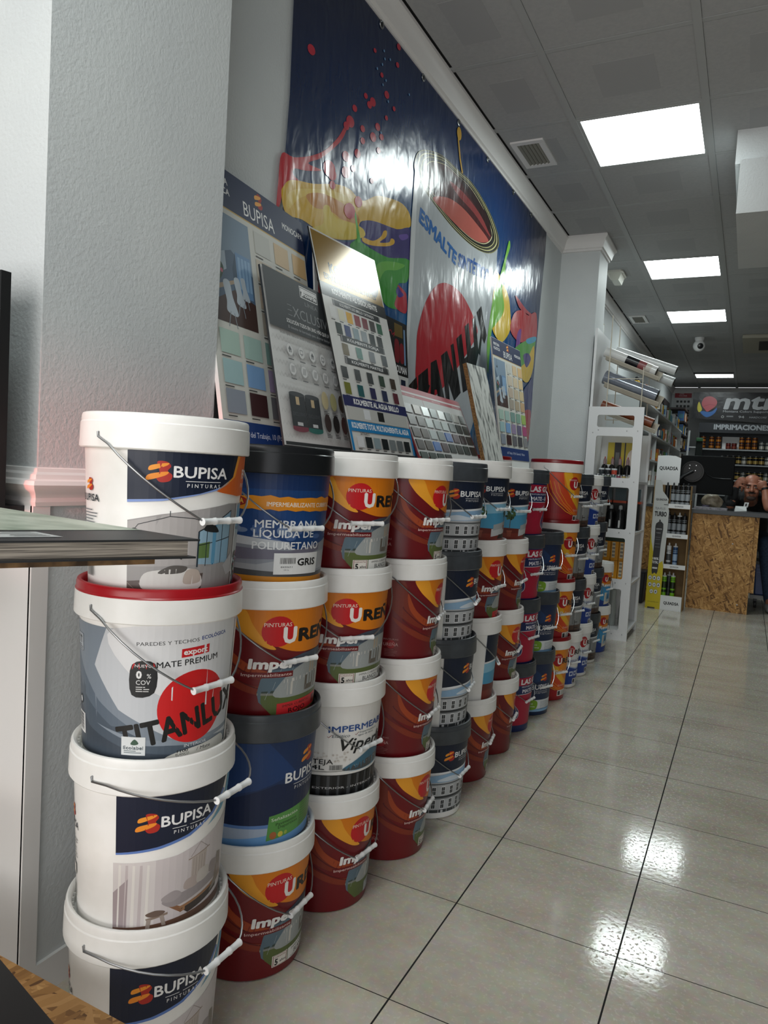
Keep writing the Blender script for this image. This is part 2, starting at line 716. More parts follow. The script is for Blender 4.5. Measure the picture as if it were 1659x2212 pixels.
# suspended ceiling: plain tiles in a T-bar grid
mb = MB()
mb.box(-2.6, XR, YF, YB, H + .012, H + .06, ink('#2c2d2e', .9))
struct('ceiling', mb)
PX, QX, PIT, CY0 = -.331, .289, .6298, 1.7597
cols = [-.745, PX, QX, QX + .63, QX + 1.26, QX + 1.89, QX + 2.52, XR]
PATCH = ink('#a4a5a6', 0.7)
mbt, mbg = MB(), MB()
LIGHTROWS = (-5, 1, 5, 8)
k = -8
yrows = []
while CY0 + PIT * k < YB - .3:
    yrows.append((k, CY0 + PIT * k))
    k += 1
lights = [(k, y) for k, y in yrows if k in LIGHTROWS] + [(15, 11.40)]
for k, y in yrows:
    for i in range(len(cols) - 1):
        if i == 1 and k in (-5, 1, 5, 8, 15):
            continue
        x0, x1 = cols[i] + .018, cols[i + 1] - .018
        y0, y1 = y + .0165, min(y + PIT, YB) - .0165
        mbt.box(x0, x1, y0, y1, H - .001, H + .012, CEILP)
        w, d = x1 - x0, y1 - y0
        mbt.box(x0 + w * .28, x1 - w * .28, y0 + d * .25, y1 - d * .25, H - .0018, H - .001, PATCH)
    mbg.box(-.745, XR, y - .013, y + .013, H - .002, H + .008, GRIDP)
for x in cols[1:-1]:
    mbg.box(x - .017, x + .017, YF, YB, H - .006, H + .008, GRIDP)
    mbg.box(x - .021, x - .017, YF, YB, H + .004, H + .008, ink('#2a2a2a', .8))
    mbg.box(x + .017, x + .021, YF, YB, H + .004, H + .008, ink('#2a2a2a', .8))
# side window strip tiles over the window recess
mbt.box(-2.6, -.75, YF, -.41, H - .001, H + .012, CEILP)
struct('trim_8', mbt)
struct('trim_9', mbg)

LEDM = emit('led_panel_glow', (0.90, 1.0, 0.985, 1), PANEL)
names = ['over the shop entrance', 'first and largest one seen, before the bulkhead', 'second one seen, beyond the bulkhead',
         'third one seen, just before the dome camera', 'last and smallest one, near the back wall']
for (k, y), nm in zip(lights, names):
    t = thing('ceiling_light', 'square white LED ceiling panel, ' + nm, 'ceiling light', ((PX + QX) / 2, y + PIT / 2, H), 0, 'square ceiling panels')
    a = (QX - PX) / 2 - .017
    c = PIT / 2 - .013
    mb = MB()
    for s in (-1, 1):
        mb.box(min(s * a, s * (a - .016)), max(s * a, s * (a - .016)), -c, c, -.004, .012, GRIDP)
        mb.box(-a + .016, a - .016, min(s * c, s * (c - .016)), max(s * c, s * (c - .016)), -.004, .012, GRIDP)
    mb.build('frame', t)
    MB().add([(-a + .016, -c + .016, .002), (a - .016, -c + .016, .002), (a - .016, c - .016, .002), (-a + .016, c - .016, .002)], [(0, 3, 2, 1)], LEDM).build('diffuser', t)

# air vents
for (x0, x1, y0, y1), nm in (((-.70, -.52, 2.53, 2.87), 'white ceiling air vent with louvres, above the large banner'),
                             ((-.70, -.53, 6.94, 7.31), 'smaller looking ceiling air vent beyond the far pillar')):
    t = thing('ceiling_vent', nm, 'air vent', ((x0 + x1) / 2, (y0 + y1) / 2, H), 0, 'ceiling air vents')
    a, c = (x1 - x0) / 2, (y1 - y0) / 2
    mb = MB()
    mb.box(-a, a, -c, -c + .035, -.012, -.002, TRIMP).box(-a, a, c - .035, c, -.012, -.002, TRIMP)
    mb.box(-a, -a + .03, -c + .035, c - .035, -.012, -.002, TRIMP).box(a - .03, a, -c + .035, c - .035, -.012, -.002, TRIMP)
    mb.build('frame', t)
    MB().box(-a + .03, a - .03, -c + .035, c - .035, -.0035, -.002, ink('#101112', .9)).build('duct', t)
    for i in range(6):
        x = -a + .038 + i * (2 * a - .076) / 5
        MB().obox((x - .006, -c + .036, -.014), (.012, 0, .007), (0, 2 * c - .072, 0), (.002, 0, .002), ink('#8d8c84', .5)).build('slat', t)

# emergency light, dome camera, cassette air conditioner
t = thing('emergency_light', 'small white emergency light box on the ceiling beside the far pillar', 'emergency light', (-.56, 5.25, H))
mb = MB()
mb.prism([(-.07, -.12, -.002), (.05, -.12, -.002), (.07, -.09, -.002), (.07, .09, -.002), (.05, .12, -.002), (-.07, .12, -.002)][::-1], (0, 0, -.02), ink('#d8d6cc', .4))
mb.build('base', t)
MB().prism([(-.05, -.10, -.022), (.055, -.10, -.022), (.03, -.07, -.075), (-.03, -.07, -.075)], (0, .19, 0), ink('#c9c8bd', .25)).build('lens', t)
t = thing('security_camera', 'white dome security camera hanging from the ceiling tiles', 'camera', (-.06, 8.3, H))
MB().lathe([(.055, -.002), (.055, -.02), (.05, -.03), (.045, -.05)][::-1], ink('#e8e8e8', .3), 24).build('mount', t)
mb = MB()
mb.lathe([(.07 * math.cos(R(a)), -.1 + .07 * math.sin(R(a))) for a in range(-88, 89, 11)], ink('#ededed', .25), 24)
mb.build('head', t)
mb = MB()
mb.lathe([(.036, 0), (.03, .012), (.015, .018)], BLACKPL, 20)
e = mb.build('lens', t, (.018, -.055, -.112))
e.rotation_euler = (R(100), 0, R(15))
t = thing('air_conditioner', 'beige ceiling cassette air conditioner at the right edge, behind the dome camera', 'air conditioner', (.83, 8.7, H))
mb = MB().box(-.42, .42, -.53, .53, -.045, -.002, ink('#a9a595', .45))
mb.build('panel', t, bevel=.006)
MB().box(-.24, -.1, -.3, .3, -.05, -.045, ink('#2c2b28', .6)).build('outlet', t)
MB().box(-.03, .3, -.36, .36, -.05, -.045, ink('#98947f', .5)).build('intake_grille', t)

# ------------------------------------------------------------------ paint buckets
RB, RT, HB, STACK = .1245, .1380, .262, .2875
DEG = .132 * math.pi / 180       # metres of label per degree


def cone(u, v, d):
    v += .018                         # the print starts a little above the foot
    r_ = RB + (RT - RB) * v / HB + d
    a = R(u)
    return (r_ * math.cos(a), r_ * math.sin(a), v)


def barcode(a, u0, u1, v0, v1, c='#202020', seed=3):
    rnd = random.Random(seed)
    u = u0
    while u < u1:
        w = rnd.uniform(.2, .6)
        a.rect(u, v0, min(u + w, u1), v1, c)
        u += w + rnd.uniform(.2, .6)


def brush_b(a, u, v, s, tilt=.3):
    """orange and red brush-stroke emblem"""
    k = s / DEG
    a.blob([(u - .1 * k, v + .5 * s), (u + .35 * k, v + .52 * s), (u + .55 * k, v + .3 * s), (u + .4 * k, v + .06 * s), (u + .62 * k, v - .15 * s),
            (u + .5 * k, v - .45 * s), (u + .05 * k, v - .52 * s), (u - .15 * k, v - .25 * s), (u + .02 * k, v)], '#b0291f')
    a.blob([(u - .5 * k, v + .2 * s), (u - .3 * k, v + .34 * s), (u + .42 * k, v + .46 * s), (u + .3 * k, v + .3 * s), (u - .42 * k, v + .05 * s)], '#f29a2e')
    a.blob([(u - .62 * k, v - .32 * s), (u - .4 * k, v - .12 * s), (u + .4 * k, v + .02 * s), (u + .28 * k, v - .18 * s), (u - .5 * k, v - .44 * s)], '#f0902a')


def bupisa(a, u, v, h, sub=True, c='#f2f2f2', emblem=True, es=1.7):
    w = h * 5.1 / DEG
    a.text('BUPISA', u, v, h, c, w=w, b=.02)
    if sub:
        a.rect(u - w * .3, v - h * .34, u + w * .36, v - h * .29, c)
        a.text('P I N T U R A S', u + w * .04, v - h * .85, h * .34, c, w=w * .62)
    if emblem:
        brush_b(a, u - w / 2 - h * 1.15 / DEG, v + h * .42, h * es)


def swirl(a, c, pts, w0=.001, w1=.008):
    pass


def art_urena(sticker='BLANCO'):
    a = Art(DEG)
    V = lambda *p: [(x, y) for x, y in p]
    # warm streaks on the maroon ground
    a.blob([(-150, .239), (-108, .239), (-98, .18), (-80, .13), (-58, .10), (-50, .092), (-60, .086), (-84, .10), (-110, .135), (-135, .19)], '#7c2a18')
    a.blob([(-118, .13), (-95, .098), (-70, .075), (-52, .066), (-60, .052), (-84, .068), (-106, .098)], '#85301b')
    a.blob([(-100, .20), (-88, .15), (-66, .115), (-46, .10), (-30, .097), (-48, .086), (-74, .104), (-96, .15)], '#a4441f')
    a.line(catmull([(-104, .16), (-84, .115), (-60, .092), (-40, .086)], 6)[:19], .003, '#5a0d12')
    a.line(catmull([(-104, .125), (-84, .088), (-60, .066), (-44, .06)], 6)[:19], .003, '#5a0d12')
    # orange cap of the label
    a.poly([(-92, .238)] + [(-78 + i * 5.5, .238 - .098 * math.sin(min(1, (i + 2.6) / 15) * math.pi / 2) ** .9 + (0 if i < 17 else (i - 16) ** 2 * .0016)) for i in range(0, 25)] + [(66, .238)], '#e4820f')
    a.blob([(-92, .238), (-74, .2375), (-66, .205), (-56, .175), (-44, .152), (-54, .155), (-70, .178), (-84, .205)], '#f3a52c')
    a.ell(-42.5, .190, .036, .0335, '#cb171f')
    a.text('PINTURAS', -43, .2005, .0088, '#f6e9d8', w=26)
    a.text('U', -31, .165, .034, '#f7f3ee', w=14, b=.05)
    a.text('REÑA', 11, .166, .028, '#15110f', w=66, b=.045)
    a.text('SINCE', 24, .204, .006, '#c01a20', w=12)
    # scene under the dome: rainy sky, lawn, house
    arc = [(-60, .055), (-57, .085), (-48, .11), (-34, .126), (-15, .136), (8, .139), (30, .135), (44, .125)]
    a.poly(arc + [(46, .02), (-50, .02), (-58, .035)], '#5d7280')
    a.poly([(-52, .105), (-34, .126), (-15, .136), (8, .139), (30, .135), (44, .125), (40, .104), (10, .112), (-20, .108)], '#47505f')
    a.poly([(-60, .058), (46, .07), (46, .052), (-60, .05)], '#3c4a45')
    a.poly([(-60, .052), (46, .056), (46, .004), (-44, .004), (-54, .026)], '#5c6a38')
    a.poly([(-60, .055), (46, .05), (46, .046), (-60, .05)], '#8a8c84')
    a.blob([(-42, .045), (-38, .075), (-22, .105), (2, .12), (30, .118), (44, .09), (44, .05), (0, .044)], '#a3a8a8')
    a.poly([(-34, .082), (12, .092), (40, .096), (40, .088), (12, .083), (-34, .075)], '#d9d6cf')
    a.poly([(-8, .083), (12, .09), (12, .05), (-8, .05)], '#6a6258')
    a.poly([(-30, .076), (-24, .077), (-24, .048), (-30, .048)], '#cfccc4')
    a.poly([(14, .083), (40, .088), (40, .054), (14, .05)], '#c7c4bd')
    a.poly([(-2, .112), (6, .115), (6, .09), (-2, .088)], '#b7a58e')
    for i in range(16):
        u = -52 + (i * 37) % 80
        v = .04 + (i * 53 % 70) / 1000
        a.line([(u, v), (u + 2.4, v + .016)], .0006, '#b9c2c6')
    a.text('Imper', -46, .109, .0215, '#f5f3f0', w=47, b=.045, sl=.12)
    a.rect(-77, .0885, -25, .101, '#6e1118')
    a.text('Impermeabilizante', -51, .0915, .007, '#f0d9d2', w=49)
    # stickers
    if sticker == 'BLANCO':
        a.rect(-46, .004, -27, .031, '#ece6dd')
        a.rect(-45, .005, -28, .03, '#7a1219').rect(-44.3, .0057, -28.7, .0293, '#ece6dd')
        a.text('GARANTIA', -36.5, .0235, .0045, '#7a1219', w=14)
        a.text('5', -41, .0075, .014, '#161616', b=.04)
        a.text('años', -33, .011, .006, '#161616', w=8, b=.02)
    if sticker == 'ROJO':
        a.poly([(-40, .003), (18, .009), (18, .036), (-40, .03)], '#d22a30')
        a.text('IMPER CUBERTAS', -16, .0225, .0055, '#2a0d0d', w=36, rot=.05)
        a.text('ROJO', -16, .008, .0105, '#2a0d0d', w=22, b=.01, rot=.05)
        barcode(a, 8, 15, .013, .031)
    elif sticker:
        c = '#e9e8e4' if sticker == 'BLANCO' else '#b9bec2'
        a.poly([(-26, .003), (22, .005), (22, .034), (-26, .031)], c)
        a.text('IMPER-CUBIERTAS', -4, .024, .005, '#222222', w=34, rot=.03)
        a.text(sticker, -3, .0105, .0105, '#1b1b1b', w=25, b=.005, rot=.03)
        a.text('REF.  18 LITROS', -4, .0055, .0028, '#444444', w=34)
        barcode(a, 14, 20, .015, .031)
    # back of the label
    a.ell(-118, .05, .013, .013, '#9c1a22')
    a.text('PINTURAS', -118, .062, .005, '#b98a88', w=19)
    a.text('UREÑA', -118, .045, .0095, '#c79f9a', w=19)
    a.small(-126, -108, .034, 5, '#a8706f', .0045, .0011)
    return a


def photo_sofa(a, u0, u1, v0, v1):
    """pale living room picture with curtain, macrame and daybed"""
    w, h = u1 - u0, v1 - v0
    P = lambda *q: [(u0 + x * w, v0 + y * h) for x, y in q]
    a.poly(P((0, 0), (1, 0), (1, 1.22), (.8, 1.1), (.45, .95), (0, .9)), '#cfc7c8')
    a.poly(P((0, 0), (.3, 0), (.3, .93), (0, .9)), '#d9d3d2')
    for i in range(5):
        x = .03 + i * .05
        a.poly(P((x, .04), (x + .025, .04), (x + .03, .88), (x + .012, .88)), '#c6bcbd' if i % 2 else '#e6e2dd')
    a.poly(P((0, 0), (.1, 0), (.11, .7), (0, .5)), '#a79a9d')
    a.line(P((.56, .86), (.64, 1.02), (.72, .9)), .0012, '#9a8f8c')
    a.line(P((.54, .83), (.74, .9)), .002, '#9c8a7c')
    a.poly(P((.57, .84), (.71, .88), (.70, .58), (.66, .54), (.6, .5), (.57, .55)), '#bdb2ab')
    for i in range(5):
        a.line(P((.585 + i * .026, .83), (.585 + i * .026, .56)), .001, '#a2958d')
    a.poly(P((0, 0), (1, 0), (1, .14), (.5, .09), (0, .03)), '#6a4c3d')
    a.poly(P((.36, .32), (.42, .3), (.55, .17), (.5, .14)), '#8a5f42')
    a.poly(P((.48, .22), (.95, .36), (.95, .29), (.52, .15)), '#9c7250')
    a.poly(P((.5, .19), (.9, .3), (.88, .2), (.56, .1)), '#3a302c')
    a.blob(P((.36, .36), (.46, .4), (.7, .46), (.92, .5), (.94, .4), (.7, .33), (.46, .25), (.37, .3)), '#9c9496')
    a.blob(P((.35, .4), (.44, .47), (.5, .4), (.44, .33), (.37, .34)), '#a79ea0')
    a.blob(P((.52, .44), (.53, .56), (.63, .57), (.63, .44)), '#b7a9a4')
    a.blob(P((.63, .46), (.64, .62), (.74, .62), (.74, .48)), '#c7c0ba')
    a.blob(P((.76, .5), (.77, .64), (.85, .62), (.86, .5)), '#9d9393')
    a.poly(P((.86, .7), (.93, .66), (.98, .3), (.78, .2), (.84, .35)), '#8a8076')
    a.poly(P((.24, .15), (.4, .2), (.4, .17), (.25, .12)), '#8b7a6c')
    a.poly(P((.25, .14), (.28, .14), (.27, .0), (.24, 0)), '#a3968d').poly(P((.34, .17), (.37, .17), (.39, .03), (.36, .03)), '#a3968d')
    a.blob(P((.24, .21), (.31, .25), (.38, .22), (.34, .17), (.27, .17)), '#6d5a50')


def art_white_side(a, u):
    brush_b(a, u, .176, .02)
    a.text('BUPISA', u, .148, .012, '#2c3038', w=26, b=.02)
    a.small(u - 12, u + 12, .132, 8, '#6c7076', .0052, .0016)
    a.rect(u - 9, .062, u + 6, .082, '#50545a').rect(u - 8.4, .0635, u + 5.4, .0805, '#e9e7e1')
    barcode(a, u - 9, u + 5, .02, .045)


def art_interior():
    a = Art(DEG)
    a.rect(-44, .2, 62, .236, '#f2efe9')
    photo_sofa(a, -46, 58, .002, .132)
    a.poly([(-44, .236), (50, .236), (44, .21), (30, .18), (8, .158), (-14, .147), (-44, .137)], '#0c1730')
    a.poly([(-44, .137), (-14, .147), (8, .158), (30, .18), (44, .21), (47, .206), (32, .176), (10, .154), (-12, .143), (-44, .1335)], '#5f7fc0')
    a.poly([(54, .236), (66, .236), (60, .2), (44, .172), (26, .158), (40, .178), (50, .205)], '#6fa9c6')
    bupisa(a, 8, .181, .0185)
    art_white_side(a, -98)
    return a


def art_forro():
    a = Art(DEG)
    a.poly([(-50, .003), (64, .003), (64, .152), (30, .153), (0, .143), (-26, .134), (-50, .122)], '#9a9796')
    a.poly([(-50, .12), (-20, .135), (10, .146), (10, .05), (-50, .045)], '#a9a5a4')
    a.poly([(-50, .003), (64, .003), (64, .03), (10, .035), (-50, .02)], '#594c47')
    for i in range(6):
        a.line([(-50 + i * 9, .018), (-42 + i * 9, .003)], .0012, '#8a7d75')
    # window wall
    a.poly([(2, .105), (34, .14), (34, .045), (2, .05)], '#8fb0c4')
    a.poly([(2, .06), (12, .06), (12, .088), (2, .085)], '#5e7a44').poly([(14, .055), (34, .052), (34, .09), (14, .088)], '#8db5cf')
    for u, t in ((2, .106), (9, .113), (16, .12), (24, .13), (34, .141)):
        a.line([(u, .045), (u, t)], .003 if u in (2, 16) else .0015, '#20303c' if u != 16 else '#3b7ea6')
    a.line([(2, .106), (34, .141)], .002, '#1c2227').line([(2, .082), (34, .094)], .0014, '#1c2227')
    a.line([(16, .05), (16, .118)], .008, '#5e9cc0')
    # lamp
    a.line([(-45, .107), (-42, .116), (-24, .128), (-20, .131), (-20, .14)], .0012, '#22262a')
    a.line([(-20, .131), (-2, .128), (6, .122), (10, .112)], .0012, '#22262a')
    a.blob([(-50, .098), (-45, .110), (-39, .099)], '#1f2022').ell(-45, .095, .008, .006, '#e5e3df')
    a.blob([(6, .108), (12, .122), (20, .104)], '#1f2022')
    # plant
    for i in range(16):
        t = R(200 - i * 15)
        c = (-20 if i % 2 else -33, .072)
        a.line([c, (c[0] + 11 * math.cos(t), c[1] + .028 * math.sin(t))], .004, '#2b2f2c')
    # sofa
    a.blob([(-36, .006), (-37, .034), (-18, .042), (2, .04), (4, .008)], '#d6d4d1')
    a.blob([(-27, .035), (-18, .048), (-6, .046), (-10, .036)], '#56524f')
    a.blob([(-8, .018), (-6, .04), (3, .04), (5, .02)], '#b7aaa0')
    a.poly([(6, .002), (42, .002), (40, .045), (26, .05), (8, .046)], '#9c9a9a')
    a.poly([(28, .044), (40, .066), (43, .03), (34, .026)], '#b5b5b7')
    # outdoor strip
    a.rect(44, .003, 66, .152, '#8fa3ad').rect(43, .003, 44.6, .154, '#efefef')
    a.rect(46, .11, 66, .15, '#5f9ec0').poly([(44.6, .12), (66, .11), (66, .1), (44.6, .106)], '#4c6f86')
    a.poly([(44.6, .1), (66, .09), (66, .06), (44.6, .062)], '#a7abac')
    rnd = random.Random(4)
    for i in range(70):
        u, v = rnd.uniform(45, 62), rnd.uniform(.004, .064)
        a.ell(u, v, .003, .003, rnd.choice(['#2d3a2a', '#3d4a30', '#252a22', '#97274f', '#a8305c']), 6)
    # header
    a.poly([(-50, .237), (36, .237), (31, .2), (18, .182), (0, .17), (-24, .16), (-50, .156)], '#0d1930')
    a.poly([(-50, .156), (-24, .16), (0, .17), (18, .182), (14, .176), (-4, .166), (-26, .156), (-50, .1515)], '#7f97cf')
    a.poly([(36, .237), (40, .237), (34, .2), (22, .184), (31, .2)], '#f0a02c')
    a.poly([(40, .237), (74, .237), (74, .168), (40, .166), (20, .172), (14, .175), (24, .186), (34, .2)], '#d9641b')
    a.text('FORC', 58, .197, .017, '#f4ece4', w=22, b=.03)
    a.text('PINTURA P', 58, .181, .008, '#f3d9c4', w=24)
    bupisa(a, 2, .196, .019)
    art_white_side(a, -88)
    return a


def art_titan():
    a = Art(DEG)
    a.rect(-94, .002, 66, .228, '#c9cdd2')
    a.poly([(-94, .228), (-50, .228), (-62, .16), (-40, .09), (0, .04), (66, .02), (66, .002), (-94, .002)], '#7f8a96')
    a.poly([(-94, .16), (-78, .12), (-50, .07), (-10, .03), (66, .01), (66, .002), (-94, .002)], '#4d5966')
    a.poly([(-94, .19), (-80, .15), (-58, .1), (-30, .06), (-46, .06), (-74, .1), (-94, .14)], '#5e6b79')
    a.poly([(-94, .1), (-70, .05), (-30, .02), (20, .006), (66, .004), (66, .002), (-94, .002)], '#3c4652')
    a.poly([(-60, .06), (-20, .04), (20, .034), (66, .04), (66, .032), (20, .026), (-24, .03)], '#8994a0')
    a.blob([(-44, .228), (64, .228), (64, .12), (40, .09), (6, .1), (-30, .15)], '#e3e4e6')
    a.ell(17, .092, .066, .064, '#cf1418', 48)
    a.text('TITANLUX', 14, .047, .041, '#0d0d0d', w=108, b=.035, rot=.22)
    a.text('PAREDES Y TECHOS', -5, .204, .0065, '#333333', w=44, rot=.04)
    a.text('ECOLÓGICA', 31, .2095, .0065, '#1d3f8c', w=24, b=.02, rot=.06)
    a.poly([(4, .18), (26, .184), (26, .199), (4, .195)], '#cc1620')
    a.text('export', 15, .1855, .010, '#f7f2f0', w=19, b=.03, rot=.04)
    a.text('MATE PREMIUM', 11, .167, .0105, '#14171b', w=48, b=.01, rot=.05)
    a.blob([(-30, .118), (-30, .17), (-14, .172), (-14, .122)], '#15171a', 4)
    a.poly([(-30, .166), (-29, .172), (-15, .174), (-14, .168), (-14, .164), (-30, .162)], '#c2161f')
    a.text('NUEVO', -22, .1655, .0052, '#f2e8e8', w=12)
    a.text('0', -25, .147, .0125, '#efefef', b=.05).text('%', -18, .147, .008, '#efefef')
    a.text('COV', -22, .136, .008, '#efefef', w=10)
    a.small(-27, -17, .131, 3, '#dcdcdc', .0036, .0014)
    # handling marks on the left edge
    a.rect(-90, .176, -78, .206, '#2a3138').rect(-89.6, .1766, -78.4, .2054, '#aeb6be')
    for u in (-87.5, -82.5):
        a.poly([(u - 2.2, .198), (u, .204), (u + 2.2, .198)], '#14181c').rect(u - .7, .188, u + .7, .199, '#14181c')
    a.small(-89, -79, .184, 3, '#2a3138', .003, .0014)
    a.ell(-85, .088, .0085, .0085, '#15191d').ell(-85, .088, .0052, .0052, '#d0d4d8')
    a.rect(-91, .03, -77, .066, '#e9eaea')
    for i in range(16):
        a.rect(-89.5, .034 + i * .0019, -79.5, .0348 + i * .0019 + (i % 3) * .0003, '#20242a')
    a.text('Ecolabel', -28, .024, .0055, '#3a4a52', w=15)
    a.rect(-37, .013, -19, .045, '#dfe3e4').text('Ecolabel', -28, .023, .0062, '#31424a', w=15)
    a.blob([(-30, .033), (-27, .041), (-24, .034), (-27, .031)], '#3d5a48').small(-35, -21, .02, 2, '#5a6a70', .003, .0012)
    a.text('INTERIOR', 20, .021, .0058, '#dfe3e6', w=20)
    a.blob([(-2, .002), (4, .014), (30, .02), (50, .022), (52, .002)], '#d9d9d2')
    a.text('1100', 9, .013, .0048, '#1c1c1c', w=9, b=.02).text('BLANCO', 9, .008, .004, '#333333', w=11).text('BRANCO', 9, .0035, .0035, '#555555', w=10)
    a.text('/ Mate', 28, .01, .0062, '#2c2c2c', w=14)
    a.rect(60, .002, 66, .228, '#e8e6e1')
    return a


def art_membrana():
    a = Art(DEG)
    a.rect(-180, .03, 180, .238, '#123f78')
    a.poly([(-180, .205), (180, .205), (180, .238), (-180, .238)], '#0d2f61')
    rnd = random.Random(7)
    for i in range(30):
        u, v = rnd.gauss(-20, 40), rnd.gauss(.112, .014)
        a.ell(u, v, rnd.uniform(.008, .02), rnd.uniform(.005, .011), rnd.choice(['#6f83a3', '#7d8fac', '#5a7199', '#46659a']), 14)
    a.poly([(-180, .02), (180, .02), (180, .125), (60, .1), (24, .082), (10, .078), (-20, .086), (-90, .11), (-180, .13)], '#8d929c')
    a.poly([(-120, .122), (0, .094), (2, .079), (-120, .1)], '#c9cdd2').poly([(-120, .1), (-56, .085), (-56, .078), (-120, .088)], '#2d3238')
    a.poly([(-120, .088), (2, .075), (40, .088), (40, .075), (2, .058), (-120, .05)], '#716f80')
    a.poly([(-180, .055), (-30, .045), (20, .068), (180, .09), (180, .05), (30, .03), (-40, .03), (-180, .045)], '#a9acb2')
    a.poly([(-180, .046), (-60, .036), (20, .026), (180, .03), (180, .012), (-180, .012)], '#4a4b4e')
    a.poly([(-180, .019), (-60, .022), (30, .017), (180, .02), (180, .001), (-180, .001)], '#d68a14')
    # torn orange band with emblem
    top = [(-100 + i * 8, .19 + .002 * math.sin(i * 2.7) + .0012 * math.sin(i * 7.1)) for i in range(27)]
    bot = [(-100 + i * 8, .163 - i * .00015 + .0016 * math.sin(i * 3.3)) for i in range(27)]
    a.poly(top + bot[::-1], '#e08c15')
    a.ell(-56, .178, .036, .012, '#7d1a14').ell(-56, .178, .034, .0105, '#9c2416')
    a.text('DROCASA', -57, .1735, .0105, '#e9c04a', w=26, b=.03)
    a.text('PINTURAS', -57, .186, .003, '#e9c04a', w=14)
    a.text('IMPERMEABILIZANTE CUBIERTAS', 16, .1695, .0095, '#f3ecdf', w=78, b=.01)
    a.text('MEMBRANA', 0, .124, .0165, '#eef0f2', w=66, b=.015)
    a.text('LÍQUIDA DE', -3, .1035, .0165, '#eef0f2', w=62, b=.015)
    a.text('POLIURETANO', 1, .078, .0165, '#eef0f2', w=72, b=.015)
    a.rect(-14, .024, 38, .070, '#eceded')
    barcode(a, -8, 8, .047, .06)
    a.text('8430651', -1, .0385, .0035, '#303030', w=12).text('15 L', -1, .0325, .003, '#303030', w=5)
    a.text('GRIS', 22, .043, .0155, '#141414', w=24, b=.03)
    a.small(-84, -48, .06, 7, '#c3c5cb', .0036, .001)
    return a


def art_senal():
    a = Art(DEG)
    a.rect(-180, .02, 180, .236, '#16305c')
    a.poly([(-180, .235), (-40, .235), (-10, .16), (-50, .13), (-120, .1), (-180, .09)], '#1b3d72')
    a.poly([(-120, .02), (30, .02), (30, .12), (-30, .14), (-90, .10), (-120, .09)], '#0f2248')
    a.poly([(-180, .05), (-60, .05), (10, .05), (60, .062), (180, .06), (180, .002), (-180, .002)], '#5f86c4')
    a.poly([(-180, .043), (-60, .043), (0, .04), (60, .03), (180, .03), (180, .002), (-180, .002)], '#aab9cf')
    a.poly([(-180, .012), (-90, .014), (0, .034), (60, .05), (180, .05), (180, .002), (-180, .002)], '#6fa2d6')
    bupisa(a, 4, .138, .0235, emblem=False)
    brush_b(a, 6, .19, .034)
    a.poly([(-38, .012), (36, .03), (36, .09), (-36, .068)], '#5c9a4c')
    a.poly([(0, .022), (36, .03), (36, .09), (0, .079)], '#548c42')
    a.small(2, 34, .076, 9, '#3b6b30', .006, .0014)
    a.text('Señalización', -18, .058, .0075, '#e9f2e2', w=31, rot=.08)
    a.text('Pavimentos', -16, .046, .007, '#1d331a', w=25, rot=.08)
    a.text('Deportivos', -14, .0385, .007, '#1d331a', w=24, rot=.08)
    a.ell(-31, .023, .0085, .0085, '#b3683a').ell(-23, .023, .0065, .0065, '#d4c44a').ell(-17, .024, .0045, .0045, '#9fb84c')
    return a


def art_viper():
    a = Art(DEG)
    a.rect(-180, .02, 180, .236, '#eceae6')
    a.rect(-180, .001, 180, .058, '#1a1b1d')
    for i in range(60):
        a.rect(-175 + i * 6, .001, -172.6 + i * 6 + (i % 3), .056, '#45474a' if i % 2 else '#0d0d0e')
    a.poly([(-180, .058), (-60, .06), (0, .064), (60, .066), (180, .062), (180, .07), (60, .073), (0, .069), (-60, .064), (-180, .062)], '#6aa6c6')
    a.poly([(-180, .07), (180, .074), (180, .082), (30, .068), (-40, .06), (-180, .06)], '#eceae6')
    a.text('INTERIOR - EXTERIOR - INTERIOR - EXTERIOR', 0, .022, .0055, '#d8d8d8', w=170)
    a.blob([(-8, .07), (8, .092), (30, .112), (54, .118), (60, .1), (56, .074), (24, .066)], '#3f6f88')
    a.blob([(-8, .07), (10, .082), (34, .09), (58, .092), (58, .074), (24, .066)], '#4a4d50')
    a.poly([(6, .078), (56, .088), (56, .09), (6, .08)], '#9aa0a2')
    a.text('IMPERMEABI', 12, .172, .0165, '#274f92', w=76, b=.02, rot=.02)
    a.text('Elástico', -12, .157, .0085, '#2c3c48', w=20, sl=.2).text('Impermeable al', 24, .163, .005, '#4a5a64', w=28, sl=.2).text('agua de lluvia', 20, .156, .005, '#4a5a64', w=24, sl=.2)
    a.line([(-27, .16), (-25.5, .157), (-22, .164)], .0013, '#8a2b2b').line([(4, .163), (5.5, .16), (9, .167)], .0013, '#8a2b2b')
    a.text('Viperlux', 26, .122, .032, '#151617', w=86, b=.015, sl=.35)
    rnd = random.Random(9)
    for i in range(40):
        a.ell(rnd.uniform(-60, 0), rnd.uniform(.094, .118), .0035, .0025, rnd.choice(['#d0cac2', '#c4bcb3', '#d8d3cc']), 6)
    a.text('ROJO TEJA', -46, .088, .0125, '#1a1a1a', w=54, b=.01)
    a.text('14L', -38, .073, .0115, '#1a1a1a', w=19, b=.01)
    barcode(a, -23, -8, .072, .085, '#444444')
    return a


